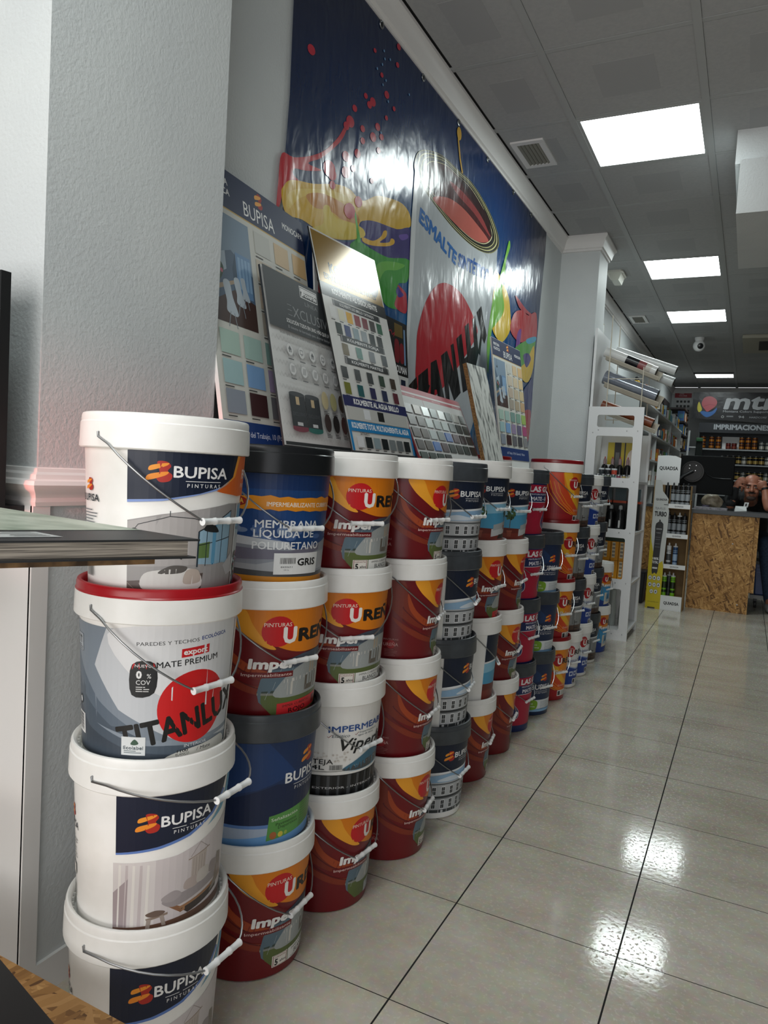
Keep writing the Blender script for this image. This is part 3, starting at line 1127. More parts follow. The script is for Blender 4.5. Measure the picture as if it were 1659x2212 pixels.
def facade(a, u0, u1, v0, v1):
    """black and white terraced house front with tall sash windows"""
    a.rect(u0, v0, u1, v1, '#b9bcbf')
    w, h = u1 - u0, v1 - v0
    for y0, y1, c in ((.48, .55, '#2e3134'), (.92, .96, '#55595c'), (.0, .1, '#3c4042'), (.44, .48, '#7e8285')):
        a.rect(u0, v0 + y0 * h, u1, v0 + y1 * h, c)
    n = 11
    for i in range(n):
        x = u0 + w * (i + .25) / n
        d = w / n * .36
        for y0, y1 in ((.6, .84), (.15, .41)):
            a.rect(x - .6, v0 + y0 * h - .002, x + d + .6, v0 + y1 * h + .003, '#e2e3e4')
            a.rect(x, v0 + y0 * h, x + d, v0 + y1 * h, '#25282b')
            a.rect(x + d * .46, v0 + y0 * h, x + d * .54, v0 + y1 * h, '#c9cbcd')
            a.rect(x, v0 + (y0 + y1) / 2 * h - .0008, x + d, v0 + (y0 + y1) / 2 * h + .0008, '#c9cbcd')
        if i % 2 == 0:
            a.rect(x - .4, v0, x + d + .4, v0 + .1 * h, '#1c1e20')
            a.rect(x + .6, v0, x + d - .6, v0 + .09 * h, '#c9cbcd')
        a.rect(u0 + w * i / n, v0, u0 + w * i / n + .7, v0 + .1 * h, '#dcdcdc')


def header_curve(a, u0, u1, c2='#6fa9d6'):
    a.poly([(u0, .236), (u1, .236), (u1 - 4, .2), (u1 - 22, .17), (u1 - 48, .152), (u0 + 18, .142), (u0, .139)], '#101c33')
    a.poly([(u0, .139), (u0 + 18, .142), (u1 - 48, .152), (u1 - 22, .17), (u1 - 4, .2), (u1 - 2, .196), (u1 - 20, .164), (u1 - 46, .146), (u0 + 18, .136), (u0, .133)], '#eceff2')
    a.poly([(u1 + 2, .236), (u1 + 20, .236), (u1 + 14, .19), (u1 - 10, .16), (u1 - 6, .19)], c2)


def art_facade():
    a = Art(DEG)
    a.rect(-66, .002, 92, .236, '#e4e7ea')
    facade(a, -66, 92, .004, .108)
    a.poly([(-66, .108), (92, .112), (92, .15), (20, .146), (-66, .128)], '#8fb3d2')
    a.blob([(-40, .112), (-20, .128), (10, .12), (40, .134), (60, .122), (40, .114)], '#d3dee8')
    header_curve(a, -66, 84)
    bupisa(a, 4, .188, .0185)
    art_white_side(a, -106)
    return a


def tree(a, u, v, s):
    a.line([(u, v), (u + .6, v + s * 1.5)], .003, '#5d4a35')
    rnd = random.Random(int(u * 10) + 99)
    for i in range(34):
        t, q = rnd.uniform(0, 6.28), math.sqrt(rnd.random())
        a.ell(u + q * s * .62 * math.cos(t) / DEG, v + s * 2 + q * s * .62 * math.sin(t), s * .16, s * .14, rnd.choice(['#31452c', '#405a36', '#26371f', '#4e6a40']), 8)
    a.poly([(u - s * .33 / DEG, v), (u + s * .33 / DEG, v), (u + s * .25 / DEG, v - s * .65), (u - s * .25 / DEG, v - s * .65)], '#8f4a38')
    a.rect(u - s * .38 / DEG, v - s * .05, u + s * .38 / DEG, v + s * .09, '#a05643')


def art_garden():
    a = Art(DEG)
    a.rect(-70, .002, 92, .236, '#dfe8ee')
    a.poly([(-70, .05), (92, .05), (92, .15), (-70, .134)], '#4fa0c8')
    a.poly([(-70, .1), (92, .118), (92, .15), (-70, .134)], '#8fc6e0')
    a.poly([(-70, .002), (92, .002), (92, .06), (20, .05), (-70, .06)], '#6a2a22')
    a.poly([(-70, .036), (92, .03), (92, .002), (-70, .002)], '#7f3328')
    a.poly([(0, .05), (60, .066), (60, .04), (0, .022)], '#c9cccd').poly([(4, .066), (58, .085), (58, .062), (4, .045)], '#aeb3b5')
    a.poly([(20, .03), (50, .03), (46, .016), (16, .014)], '#33261f')
    tree(a, -22, .042, .034)
    tree(a, 36, .062, .022)
    header_curve(a, -70, 84, '#b02a30')
    bupisa(a, 4, .188, .0185)
    art_white_side(a, -106)
    return a


def art_lasgotas():
    a = Art(DEG)
    a.rect(-180, .002, 180, .236, '#16285e')
    a.rect(-180, .035, 180, .155, '#b3163a')
    a.poly([(-180, .035), (-60, .05), (60, .03), (180, .05), (180, .014), (-180, .014)], '#b3163a')
    a.rect(-30, .196, 84, .232, '#b3163a')
    a.rect(-180, .154, 180, .1565, '#e8e4ea')
    a.text('LAS GOTAS', 22, .202, .023, '#f2eff2', w=92, b=.045)
    a.text('PINTURA PLÁSTICA SATINADA', 22, .187, .006, '#e9e6ee', w=86, b=.02)
    a.text('MATE - BAJA', 14, .163, .0165, '#e9e6ee', w=66, b=.04)
    for u in (-44, 36, 128, -130):
        a.blob([(u, .142), (u + 9, .112), (u + 20, .08), (u + 18, .048), (u, .034), (u - 18, .048), (u - 20, .08), (u - 9, .112)], '#d8d4e0')
        a.blob([(u, .139), (u + 8.6, .111), (u + 19, .08), (u + 17, .049), (u, .036), (u - 17, .049), (u - 19, .08), (u - 8.6, .111)], '#1a2c66')
    a.small(-56, -34, .1, 9, '#a9b0cc', .006, .0014)
    a.text('Las', 36, .086, .02, '#c02048', w=17, b=.03).text('Gotas', 36, .062, .02, '#c02048', w=28, b=.03)
    for i, u in enumerate((10, 17, 24)):
        a.blob([(u, .13 + i * .006), (u + 3, .116 + i * .006), (u, .110 + i * .006), (u - 3, .116 + i * .006)], '#c9c4d2')
    return a


def art_reforma():
    a = Art(DEG)
    a.rect(-180, .058, 180, .236, '#17294c')
    a.poly([(-180, .236), (-30, .236), (10, .16), (-60, .12), (-180, .11)], '#1d3a66')
    a.rect(-180, .002, 180, .06, '#dfe5e8').rect(-180, .002, 180, .014, '#7fb0d8')
    a.poly([(-180, .002), (180, .002), (180, .02), (60, .012), (-180, .012)], '#8fbce0')
    bupisa(a, 2, .112, .025, emblem=False)
    brush_b(a, 6, .17, .034)
    a.blob([(-46, .012), (-50, .036), (-44, .058), (-24, .062), (-8, .054), (-6, .03), (-14, .012)], '#7fae2c')
    a.text('Mate', -27, .038, .0095, '#eef4e2', w=20).text('Reforma', -27, .024, .0095, '#eef4e2', w=30)
    a.small(2, 40, .05, 7, '#8a9098', .0056, .0016)
    return a


def art_orange():
    a = Art(DEG)
    a.poly([(-180, .236), (-50, .236), (-40, .15), (0, .06), (20, .002), (-180, .002)], '#97131d')
    a.poly([(-58, .236), (180, .236), (180, .002), (40, .002), (-20, .08), (-50, .16)], '#d94a1c')
    a.poly([(-22, .236), (180, .236), (180, .01), (50, .03), (10, .1), (-16, .17)], '#e88a18')
    a.blob([(-20, .236), (0, .236), (6, .17), (30, .1), (60, .06), (30, .07), (0, .13)], '#f2b62a')
    for k_ in range(4):
        o_ = k_ * 9
        a.line([(-60 + o_, .2 - k_ * .004), (-52 + o_, .14), (-34 + o_, .09), (-8 + o_, .05), (30 + o_, .02)], .0035 - k_ * .0004, '#f0a324')
    a.poly([(-180, .055), (60, .03), (180, .05), (180, .002), (-180, .002)], '#a3151e')
    a.ell(10, .186, .034, .032, '#b8151f')
    a.text('PINTURAS', 6, .199, .008, '#f4e6dc', w=24)
    a.text('U', 15, .166, .03, '#f7f3ee', w=14, b=.05).text('REÑA', 54, .167, .026, '#15110f', w=60, b=.045)
    a.text('Prima', 24, .118, .02, '#f5ecdc', w=44, b=.02, sl=.15)
    a.text('Interior', 34, .052, .012, '#f0c0a8', w=36, sl=.15)
    a.rect(16, .004, 62, .032, '#eae8e4').rect(18, .008, 27, .028, '#333333').small(30, 58, .025, 4, '#444444', .006, .002)
    return a


def art_plastico():
    a = Art(DEG)
    a.rect(-180, .11, 180, .236, '#e9e9ea')
    a.poly([(-180, .11), (-70, .15), (-40, .135), (-10, .105), (30, .085), (180, .1), (180, .002), (-180, .002)], '#1d3f96')
    a.poly([(-70, .156), (-40, .141), (-10, .111), (30, .091), (180, .106), (180, .1), (30, .085), (-10, .105), (-40, .135), (-70, .15)], '#9fb4dc')
    a.ell(4, .188, .034, .032, '#bb1620')
    a.text('PINTURAS', 0, .2, .008, '#f4e6e2', w=24)
    a.text('U', 9, .168, .03, '#f7f3ee', w=14, b=.05).text('REÑA', 48, .169, .026, '#15110f', w=60, b=.045)
    a.text('Plástico Mate', 26, .128, .016, '#2c4a8c', w=78, b=.01)
    for i in range(3):
        a.rect(6 + i * 17, .048, 19 + i * 17, .074, '#dfe6f2').ell(12.5 + i * 17, .061, .009, .008, '#1d3f96')
    a.rect(20, .004, 58, .032, '#eae8e4').rect(22, .008, 31, .028, '#444444').small(34, 54, .025, 4, '#555555', .006, .002)
    return a


def art_greyroom():
    a = Art(DEG)
    a.rect(-180, .002, 180, .236, '#aeb0b0')
    a.rect(-70, .002, 92, .14, '#8f9293')
    for i in range(12):
        a.rect(-66 + i * 7, .05, -63 + i * 7, .138, '#a3a6a6' if i % 2 else '#777a7b')
    a.poly([(-70, .002), (92, .002), (92, .05), (-70, .04)], '#5a4238')
    a.poly([(-70, .002), (92, .002), (92, .02), (-70, .016)], '#3c2b26')
    for u in (-20, 10, 38):
        a.rect(u, .028, u + 18, .034, '#2b2624').rect(u, .005, u + 2, .075, '#2b2624').rect(u + 16, .005, u + 18, .034, '#2b2624').rect(u, .06, u + 12, .064, '#2b2624')
    header_curve(a, -70, 84, '#b9bcc0')
    bupisa(a, 2, .186, .0195)
    art_white_side(a, -106)
    return a


def art_revest():
    a = Art(DEG)
    a.rect(-180, .002, 180, .236, '#1e3f8e')
    a.poly([(-180, .236), (180, .236), (180, .15), (40, .14), (-20, .16), (-180, .17)], '#e0861a')
    a.blob([(-30, .14), (20, .145), (60, .13), (70, .08), (40, .04), (0, .05), (-24, .09)], '#3f9ad0')
    a.poly([(10, .1), (50, .11), (50, .03), (10, .02)], '#d9d0bc').poly([(20, .09), (40, .095), (40, .06), (20, .055)], '#2f4a6a')
    a.ell(8, .196, .03, .028, '#bb1620')
    a.text('U', 13, .178, .028, '#f7f3ee', w=13, b=.05).text('REÑA', 48, .179, .024, '#15110f', w=56, b=.045)
    a.text('Revest', 22, .142, .022, '#f5f3f0', w=56, b=.04)
    return a


def make_bucket(kind, ground, lidm, bandm, art, hang):
    """hang = (drop, reach) of the handle at its grip"""
    t = thing('paint_bucket', kind, 'paint bucket')
    mb = MB()
    mb.lathe([(RB - .004, .0), (RB, .003), (RT, HB)], ground, 56, capt=False)
    if bandm is not lidm or True:
        mb.lathe([(RT, .256), (.1455, .256), (.1472, .258), (.1462, .298), (.1435, .2985)], bandm, 56, capb=False, capt=False)
    body = mb.build('body', t)
    if art:
        art.build('label', cone, body, su=5, base=.0004, step=.000014)
    mb = MB()
    mb.lathe([(.1462, .297), (.1462, .2995), (.1445, .3015), (.1445, .3105), (.143, .3148), (.1405, .316), (.1375, .3152), (.1345, .311), (.1338, .2875), (.0, .2872)],
             lidm, 56, capb=False, capt=False)
    for i in range(56):                                   # ribs in the channel of the lid
        c, s = math.cos(R(i * 360 / 56)), math.sin(R(i * 360 / 56))
        p = Vector((c, s, 0))
        q = Vector((-s, c, 0))
        mb.obox(p * .1300 - q * .0012 + Vector((0, 0, .2872)), p * .0042, q * .0024, (0, 0, .018), lidm)
    mb.build('lid', t)
    # wire handle hinged on the skirt, grip at local angle 0
    D, F = hang
    zp = .278
    pts = [Vector((0, -.142, zp + .004)), Vector((0, -.149, zp + .003)), Vector((.002, -.1495, zp - .004))]
    for i in range(-80, 81, 8):
        ph = R(i)
        if abs(i) < 16:
            continue
        ccos = math.cos(ph)
        g = .45 * ccos / .961 + .55 * (84 - abs(i)) / 68
        pts.append(Vector((F * ccos, .1505 * math.sin(ph), zp - D * min(1, g))))
    pts += [Vector((.002, .1495, zp - .004)), Vector((0, .149, zp + .003)), Vector((0, .142, zp + .004))]
    h = MB().tube(pts, .0019, STEEL, 8).build('handle', t)
    g0, g1 = Vector((F * .962, -.046, zp - D)), Vector((F * .962, .046, zp - D))
    prof = [(0, .0066), (.03, .0066), (.05, .0058), (.27, .0056), (.30, .0066), (.34, .0066), (.37, .0056), (.63, .0056), (.66, .0066), (.70, .0066),
            (.73, .0056), (.95, .0058), (.97, .0066), (1, .0066)]
    mb = MB()
    mb.tube([g0 + (g1 - g0) * t_ for t_, _ in prof], [r_ for _, r_ in prof], GRIPPL, 12)
    mb.build('grip', h)
    return t


WPL = WHITEPL
LOW, MID, HIGH = (.136, .146), (.075, .178), (.032, .188)
MAR = ink('#6f0f17', .3)
KINDS = {
    'urena_white': (MAR, WPL, WPL, art_urena('BLANCO')),
    'urena_red': (MAR, WPL, WPL, art_urena('ROJO')),
    'urena_grey': (MAR, WPL, WPL, art_urena('GRIS')),
    'interior': (WPL, WPL, WPL, art_interior()),
    'forro': (WPL, WPL, WPL, art_forro()),
    'titan': (WPL, REDPL, WPL, art_titan()),
    'membrana': (ink('#123f78', .3), BLACKPL, BLACKPL, art_membrana()),
    'senal': (ink('#16305c', .3), GREYPL, GREYPL, art_senal()),
    'viper': (WPL, WPL, WPL, art_viper()),
    'facade': (WPL, GREYPL, GREYPL, art_facade()),
    'garden': (WPL, WPL, WPL, art_garden()),
    'gotas': (ink('#16285e', .3), GREYPL, GREYPL, art_lasgotas()),
    'reforma': (ink('#17294c', .3), GREYPL, GREYPL, art_reforma()),
    'orange': (ink('#97131d', .3), MAROONPL, WPL, art_orange()),
    'plastico': (WPL, WPL, WPL, art_plastico()),
    'greyroom': (WPL, GREYPL, GREYPL, art_greyroom()),
    'revest': (ink('#1e3f8e', .3), WPL, WPL, art_revest()),
}
DESC = {
    'urena_white': 'white-lidded maroon and orange bucket',
    'urena_red': 'maroon-orange bucket with red sticker',
    'urena_grey': 'maroon-orange bucket with grey sticker',
    'interior': 'white bucket with daybed picture',
    'forro': 'white bucket with navy-orange living room label',
    'titan': 'red-lidded white bucket with red disc',
    'membrana': 'black-lidded blue bucket with orange band',
    'senal': 'grey-lidded navy bucket with sports patch',
    'viper': 'white bucket with slanted black script',
    'facade': 'grey-lidded bucket with house front picture',
    'garden': 'white-lidded bucket with potted tree picture',
    'gotas': 'grey-lidded red and blue bucket',
    'reforma': 'navy bucket with lime green patch',
    'orange': 'orange and red bucket with dark red lid',
    'plastico': 'white and blue bucket with red disc',
    'greyroom': 'grey-lidded bucket with dining chair picture',
    'revest': 'white-lidded orange and blue bucket',
}
PROTO = {}
SLIM = ('gotas', 'reforma', 'orange', 'plastico', 'greyroom', 'revest')
LEVEL = ['on floor', 'second up', 'third up', 'topmost']
ORD = ['first', 'second', 'third', 'fourth', 'fifth', 'sixth', 'seventh', 'eighth', 'ninth', 'tenth', 'eleventh', 'twelfth', 'thirteenth', 'fourteenth']


def place(kind, x, y, z, rel, hrel, hang, label, group):
    """rel / hrel: label centre and grip, degrees to the right of the side facing the aisle end"""
    face = math.degrees(math.atan2(-1.3868 - y, .6077 - x))
    key = (kind, hang)
    if key not in PROTO:
        PROTO[key] = make_bucket(kind, *KINDS[kind], hang)
        o = PROTO[key]
        o.location = (x, y, z)
        o.rotation_euler = (0, 0, R(face + rel))
        tag(o, label, None, group)
    else:
        o = dup(PROTO[key], (x, y, z), R(face + rel), label, group)
    o.scale = (1, 1, 1)
    if kind in SLIM:
        o.scale = (.965, .965, 1) if kind in ('gotas', 'reforma') else (.93, .93, 1.054 if kind == 'orange' else 1)
    if hang == LOW and 0 < hrel < 90:
        hrel = math.degrees(math.asin(min(.985, math.sin(R(hrel)) * 1.1)))
    for ch in o.children:
        if ch.name.startswith('handle'):
            ch.rotation_euler = (0, 0, R(hrel - rel))
    return o
    return o


# stacks from the near end: (x, y, [(kind, label angle, grip angle, hang)] from the floor up)
U, UR, UG = 'urena_white', 'urena_red', 'urena_grey'
STACKS = [
    (-.338, -.378, [('interior', 19, 46, HIGH), ('interior', 19, 48, HIGH), ('titan', 12, 37, LOW), ('forro', 24, 38, LOW)]),
    (-.367, -.018, [(U, 73, 50, LOW), ('senal', 52, 190, LOW), (UR, 58, 34, LOW), ('membrana', 22, 33, LOW)]),
    (-.350, .286, [(UG, 90, 48, LOW), ('viper', 26, 46, LOW), (U, 54, 22, LOW), (U, 63, 26, LOW)]),
    (-.318, .600, [(U, 104, 60, LOW), (U, 109, 58, LOW), (U, 114, 62, LOW), (U, 98, 46, LOW)]),
    (-.312, .906, [('facade', 60, 58, LOW), ('facade', 82, 62, LOW), ('facade', 78, 64, LOW), ('facade', 41, 52, LOW)]),
    (-.326, 1.230, [(U, 118, 72, LOW), ('garden', 112, 95, LOW), (UR, 96, 56, LOW), ('garden', 39, 51, LOW)]),
    (-.328, 1.545, [(U, 130, 68, LOW), (U, 106, 64, LOW), (U, 116, 62, LOW), ('garden', 50, 47, LOW)]),
    (-.330, 1.849, [('gotas', 60, 56, LOW), ('gotas', 58, 53, LOW), ('gotas', 54, 49, LOW), ('gotas', 48, 45, LOW)]),
    (-.310, 2.138, [('reforma', 40, 45, LOW), ('reforma', 40, 45, LOW), ('reforma', 40, 45, LOW)]),
    (-.292, 2.425, [('orange', 28, 42, LOW), ('orange', 30, 42, LOW), ('orange', 34, 45, LOW), ('orange', 38, 54, LOW)]),
    (-.286, 2.70, [('plastico', 34, 48, LOW), ('greyroom', 34, 48, LOW), ('greyroom', 34, 48, LOW), ('greyroom', 34, 48, LOW)]),
    (-.283, 2.98, [('plastico', 42, 52, LOW), ('plastico', 42, 52, LOW), ('plastico', 42, 52, LOW), ('plastico', 42, 56, LOW)]),
    (-.298, 3.33, [('greyroom', 38, 55, LOW), ('greyroom', 38, 55, LOW), ('greyroom', 38, 55, LOW), ('greyroom', 38, 55, LOW)]),
    (-.293, 3.675, [('revest', 40, 55, LOW), ('revest', 36, 55, LOW)]),
]
TALL = {(0, 0): 1.08, (0, 1): 1.03, (5, 1): 1.055}     # a few buckets are a little taller than the rest
for i, (x, y, lst) in enumerate(STACKS):
    z = 0
    for j, (kind, rel, hrel, hang) in enumerate(lst):
        dz = .303 if kind == 'orange' else STACK
        lev = 'topmost' if j == len(lst) - 1 else LEVEL[j]
        ob = place(kind, x, y, z, rel, hrel, hang, '%s, %s, %s stack from the near end' % (DESC[kind], lev, ORD[i]), 'buckets stacked along the wall')
        sz = TALL.get((i, j), 1)
        ob.scale.z *= sz
        z += dz * sz
# one more stack behind the eighth and ninth, only its dark red lid shows
for j in range(4):
    place('orange', -.615, 2.22, j * .303, 40, 60, LOW, ('red-lidded bucket, topmost of the stack behind the front row, left of the wood plank base' if j == 3 else
          'orange and red bucket hidden in the stack behind the front row, %s' % LEVEL[j]), 'buckets stacked along the wall')

# ------------------------------------------------------------------ vinyl banner on the alcove wall
def vinyl(h):
    key = ('vinyl', h)
    if key in MATS:
        return MATS[key]
    m, nt, b = newmat('vinyl_' + h.lstrip('#'))
    vinyl_bump(nt, b)
    b.inputs['Base Color'].default_value = lin(h)
    MATS[key] = m
    return m


def vinyl_bump(nt, b):
    """gloss vinyl with folds and small creases"""
    b.inputs['Roughness'].default_value = 0.2
    b.inputs['Specular IOR Level'].default_value = 0.55
    tc = nt.nodes.new('ShaderNodeTexCoord')
    prev = None
    for rot, scl, sc, st, di in ((30, (1, 1.2, .8), 4.0, .45, .02), (-35, (1, 2.2, .9), 9, .22, .010), (12, (1, 1, 1), 24, .12, .003)):
        mp = nt.nodes.new('ShaderNodeMapping')
        mp.inputs['Rotation'].default_value = (R(rot), 0, 0)
        mp.inputs['Scale'].default_value = scl
        n = nt.nodes.new('ShaderNodeTexNoise')
        n.inputs['Scale'].default_value = sc
        n.inputs['Detail'].default_value = 1.5
        n.inputs['Distortion'].default_value = .6
        bp = nt.nodes.new('ShaderNodeBump')
        bp.inputs['Strength'].default_value = st
        bp.inputs['Distance'].default_value = di
        nt.links.new(tc.outputs['Object'], mp.inputs[0])
        nt.links.new(mp.outputs[0], n.inputs['Vector'])
        nt.links.new(n.outputs['Fac'], bp.inputs['Height'])
        if prev:
            nt.links.new(prev.outputs['Normal'], bp.inputs['Normal'])
        prev = bp
    nt.links.new(prev.outputs['Normal'], b.inputs['Normal'])


def vinyl_ground():
    m, nt, b = newmat('vinyl_blue_ground')
    vinyl_bump(nt, b)
    tc = nt.nodes.new('ShaderNodeTexCoord')
    mp = nt.nodes.new('ShaderNodeMapping')
    mp.inputs['Location'].default_value = (0, -1.0, -1.1)
    mp.inputs['Scale'].default_value = (1, .46, .66)
    g = nt.nodes.new('ShaderNodeTexGradient')
    g.gradient_type = 'SPHERICAL'
    cr = nt.nodes.new('ShaderNodeValToRGB')
    cr.color_ramp.elements[0].color = lin('#101a35')
    cr.color_ramp.elements[1].color = lin('#3f8fc0')
    cr.color_ramp.elements[1].position = .95
    e = cr.color_ramp.elements.new(.3)
    e.color = lin('#12315f')
    e = cr.color_ramp.elements.new(.62)
    e.color = lin('#125089')
    nt.links.new(tc.outputs['Object'], mp.inputs[0])
    nt.links.new(mp.outputs[0], g.inputs[0])
    nt.links.new(g.outputs['Fac'], cr.inputs['Fac'])
    nt.links.new(cr.outputs['Color'], b.inputs['Base Color'])
    return m


BX = -0.783
t = thing('wall_banner', 'large glossy blue vinyl banner showing an open paint can and colour splashes', 'banner', (BX, 0, 0))
top = [(.57, 2.875)]
anchors = [.57, .78, 1.15, 1.55, 1.98, 2.42, 2.9, 3.3, 3.70]
out = []
for a_, b_ in zip(anchors, anchors[1:]):
    for i in range(6):
        s_ = i / 6
        out.append((a_ + (b_ - a_) * s_, 2.868 - .018 * math.sin(math.pi * s_)))
out.append((3.70, 2.868))
left = [(.57, 2.75), (.572, 2.5), (.575, 2.3), (.562, 2.05), (.585, 2.0), (.566, 1.95), (.57, 1.7), (.59, 1.45), (.60, 1.2)]
right = [(3.705, 2.7), (3.67, 2.4), (3.65, 2.1), (3.63, 1.8), (3.62, 1.5), (3.6, 1.2)]
outline = out + right + left[::-1]
sheet = Art(1.0, vinyl)
sheet.poly(outline, vinyl_ground())
ob = sheet.build('vinyl_sheet', plane_map((0, 0, 0), (0, 1, 0), (0, 0, 1)), t, su=.2, sv=.2)
a = Art(1.0, vinyl)
W = a.blob
PO = a.poly
# paint splashes left of the can
W([(0.532,1.935),(0.535,2.022),(0.547,2.112),(0.614,2.126),(0.719,2.174),(0.804,2.229),(0.879,2.302),(0.923,2.361),(0.934,2.354),(0.907,2.307),(0.856,2.255),(0.775,2.188),(0.697,2.14),(0.783,2.15),(0.687,2.112),(0.62,2.093),(0.615,2.072),(0.653,2.063),(0.587,2.04),(0.561,2.01),(0.552,1.96)], '#bf2f3a', 4)
W([(0.554,1.992),(0.567,2.021),(0.594,2.046),(0.644,2.064),(0.74,2.089),(0.883,2.14),(0.976,2.157),(1.038,2.149),(1.093,2.156),(1.188,2.208),(1.292,2.236),(1.404,2.256),(1.478,2.248),(1.511,2.219),(1.503,2.187),(1.381,2.14),(1.235,2.112),(1.087,2.079),(1.059,2.039),(1.078,2.011),(0.903,1.954),(0.767,1.947),(0.678,1.95),(0.585,1.939)], '#d9ae2a', 4)
W([(0.601,2.015),(0.754,2.077),(0.913,2.12),(1.002,2.123),(0.93,2.098),(0.781,2.07),(0.66,2.014),(0.595,1.956)], '#e6c552', 4)
W([(0.695,2.036),(0.793,2.076),(0.931,2.091),(1.037,2.09),(1.06,2.06),(0.937,2.035),(0.88,2.037),(0.825,2.032),(0.747,2.014)], '#c8842a', 4)
W([(0.768,1.933),(0.946,1.959),(1.095,2.011),(1.072,2.064),(1.167,2.105),(1.381,2.14),(1.508,2.179),(1.514,2.053),(1.322,2.007),(1.18,1.998),(1.096,2.004),(1.022,1.952),(0.905,1.933)], '#372c74', 4)
W([(1.403,2.122),(1.479,2.15),(1.492,2.137),(1.434,2.111)], '#6a4fa8', 4)
W([(0.804,2.034),(0.839,2.051),(0.86,2.035),(0.909,2.027),(0.999,2.044),(1.093,2.051),(1.103,2.023),(0.959,1.97),(0.834,1.946),(0.755,1.935),(0.741,1.944),(0.81,1.981)], '#dcc033', 4)
W([(1.094,2.02),(1.176,2.031),(1.241,2.066),(1.264,2.096),(1.291,2.104),(1.287,2.079),(1.235,2.043),(1.314,2.066),(1.334,2.088),(1.364,2.09),(1.359,2.072),(1.299,2.046),(1.178,2.013),(1.102,2.004)], '#dfae30', 4)
W([(1.003,1.956),(1.036,1.991),(1.057,2.004),(1.096,1.998),(1.18,1.998),(1.322,2.007),(1.519,2.051),(1.511,1.959),(1.422,1.924),(1.499,1.871),(1.496,1.836),(1.348,1.812),(1.271,1.836),(1.211,1.891),(1.12,1.937)], '#3f9c36', 4)
W([(1.014,2.105),(1.031,2.089),(1.059,2.039),(1.08,2.001),(1.055,1.993),(1.04,2.04)], '#5fb84a', 4)
W([(1.221,1.949),(1.324,1.993),(1.478,2.019),(1.403,1.978),(1.293,1.945),(1.231,1.873)], '#6cb845', 4)
W([(1.404,1.828),(1.417,1.877),(1.419,1.919),(1.455,1.918),(1.493,1.91),(1.512,1.895),(1.516,1.823)], '#bd3040', 4)
W([(1.407,1.891),(1.423,1.916),(1.453,1.903),(1.483,1.893),(1.437,1.873)], '#4a3790', 4)
# red drops on the blue
for px, r_ in (([(0.682,2.497)][0], .016), ([(1.115,2.531)][0], .016), ([(1.09,2.509)][0], .013), ([(0.982,2.447)][0], .012), ([(1.224,2.609)][0], .014),
               ([(1.058,2.527)][0], .01), ([(0.955,2.388)][0], .02), ([(0.929,2.362)][0], .014), ([(1.048,2.403)][0], .012), ([(1.164,2.46)][0], .014),
               ([(1.132,2.408)][0], .017), ([(1.2,2.437)][0], .012), ([(1.053,2.361)][0], .012), ([(1.019,2.301)][0], .016), ([(0.937,2.258)][0], .018),
               ([(0.829,2.173)][0], .028), ([(0.85,2.161)][0], .02), ([(0.942,2.204)][0], .02), ([(0.994,2.237)][0], .012), ([(1.182,2.378)][0], .012),
               ([(0.855,2.127)][0], .014), ([(0.984,2.081)][0], .028), ([(1.045,2.135)][0], .02), ([(1.108,2.717)][0], .008), ([(1.302,2.832)][0], .012),
               ([(1.3,2.761)][0], .01), ([(1.173,2.659)][0], .009), ([(1.291,2.586)][0], .009), ([(1.14,2.247)][0], .01), ([(1.23,2.523)][0], .009)):
    a.ell(px[0], px[1], r_ * 1.5, r_, '#bf2f42', 12, .3)
for px in [(1.18,2.753),(1.19,2.728),(1.234,2.748),(1.172,2.698),(1.133,2.663),(1.186,2.629),(1.209,2.656),(1.237,2.589),(1.192,2.45),(1.42,2.702)]:
    a.ell(px[0], px[1], .006, .005, '#6f9dc6', 8)
# the can
PO([(1.518,2.429),(1.511,2.19),(1.523,1.919),(1.535,1.618),(1.543,1.444),(2.413,1.363),(2.623,1.675),(2.64,1.974),(2.669,2.32),(2.674,2.435),(2.344,2.381),(1.929,2.408),(1.675,2.445)], '#b9bfc3')
PO([(1.521,2.405),(1.519,2.192),(1.529,1.878),(1.535,1.618),(1.561,1.617),(1.564,1.886),(1.56,2.205),(1.552,2.374)], '#d9dddf')
W([(2.38,2.36),(2.665,2.421),(2.64,1.974),(2.623,1.675),(2.517,1.683),(2.522,1.995),(2.563,2.303)], '#a7adb2', 4)
rim = [(1.518,2.429),(1.518,2.488),(1.562,2.533),(1.655,2.571),(1.817,2.611),(1.999,2.621),(2.194,2.633),(2.396,2.608),(2.565,2.563),(2.682,2.499),(2.673,2.437),(2.535,2.37),(2.305,2.333),(2.023,2.333),(1.784,2.359),(1.627,2.388)]
W(rim, '#8f8a55', 5)


def ring(k, c):
    cx = sum(p[0] for p in rim) / len(rim)
    cy = sum(p[1] for p in rim) / len(rim)
    a.blob([(cx + (p[0] - cx) * k, cy + (p[1] - cy) * k) for p in rim], c, 5)


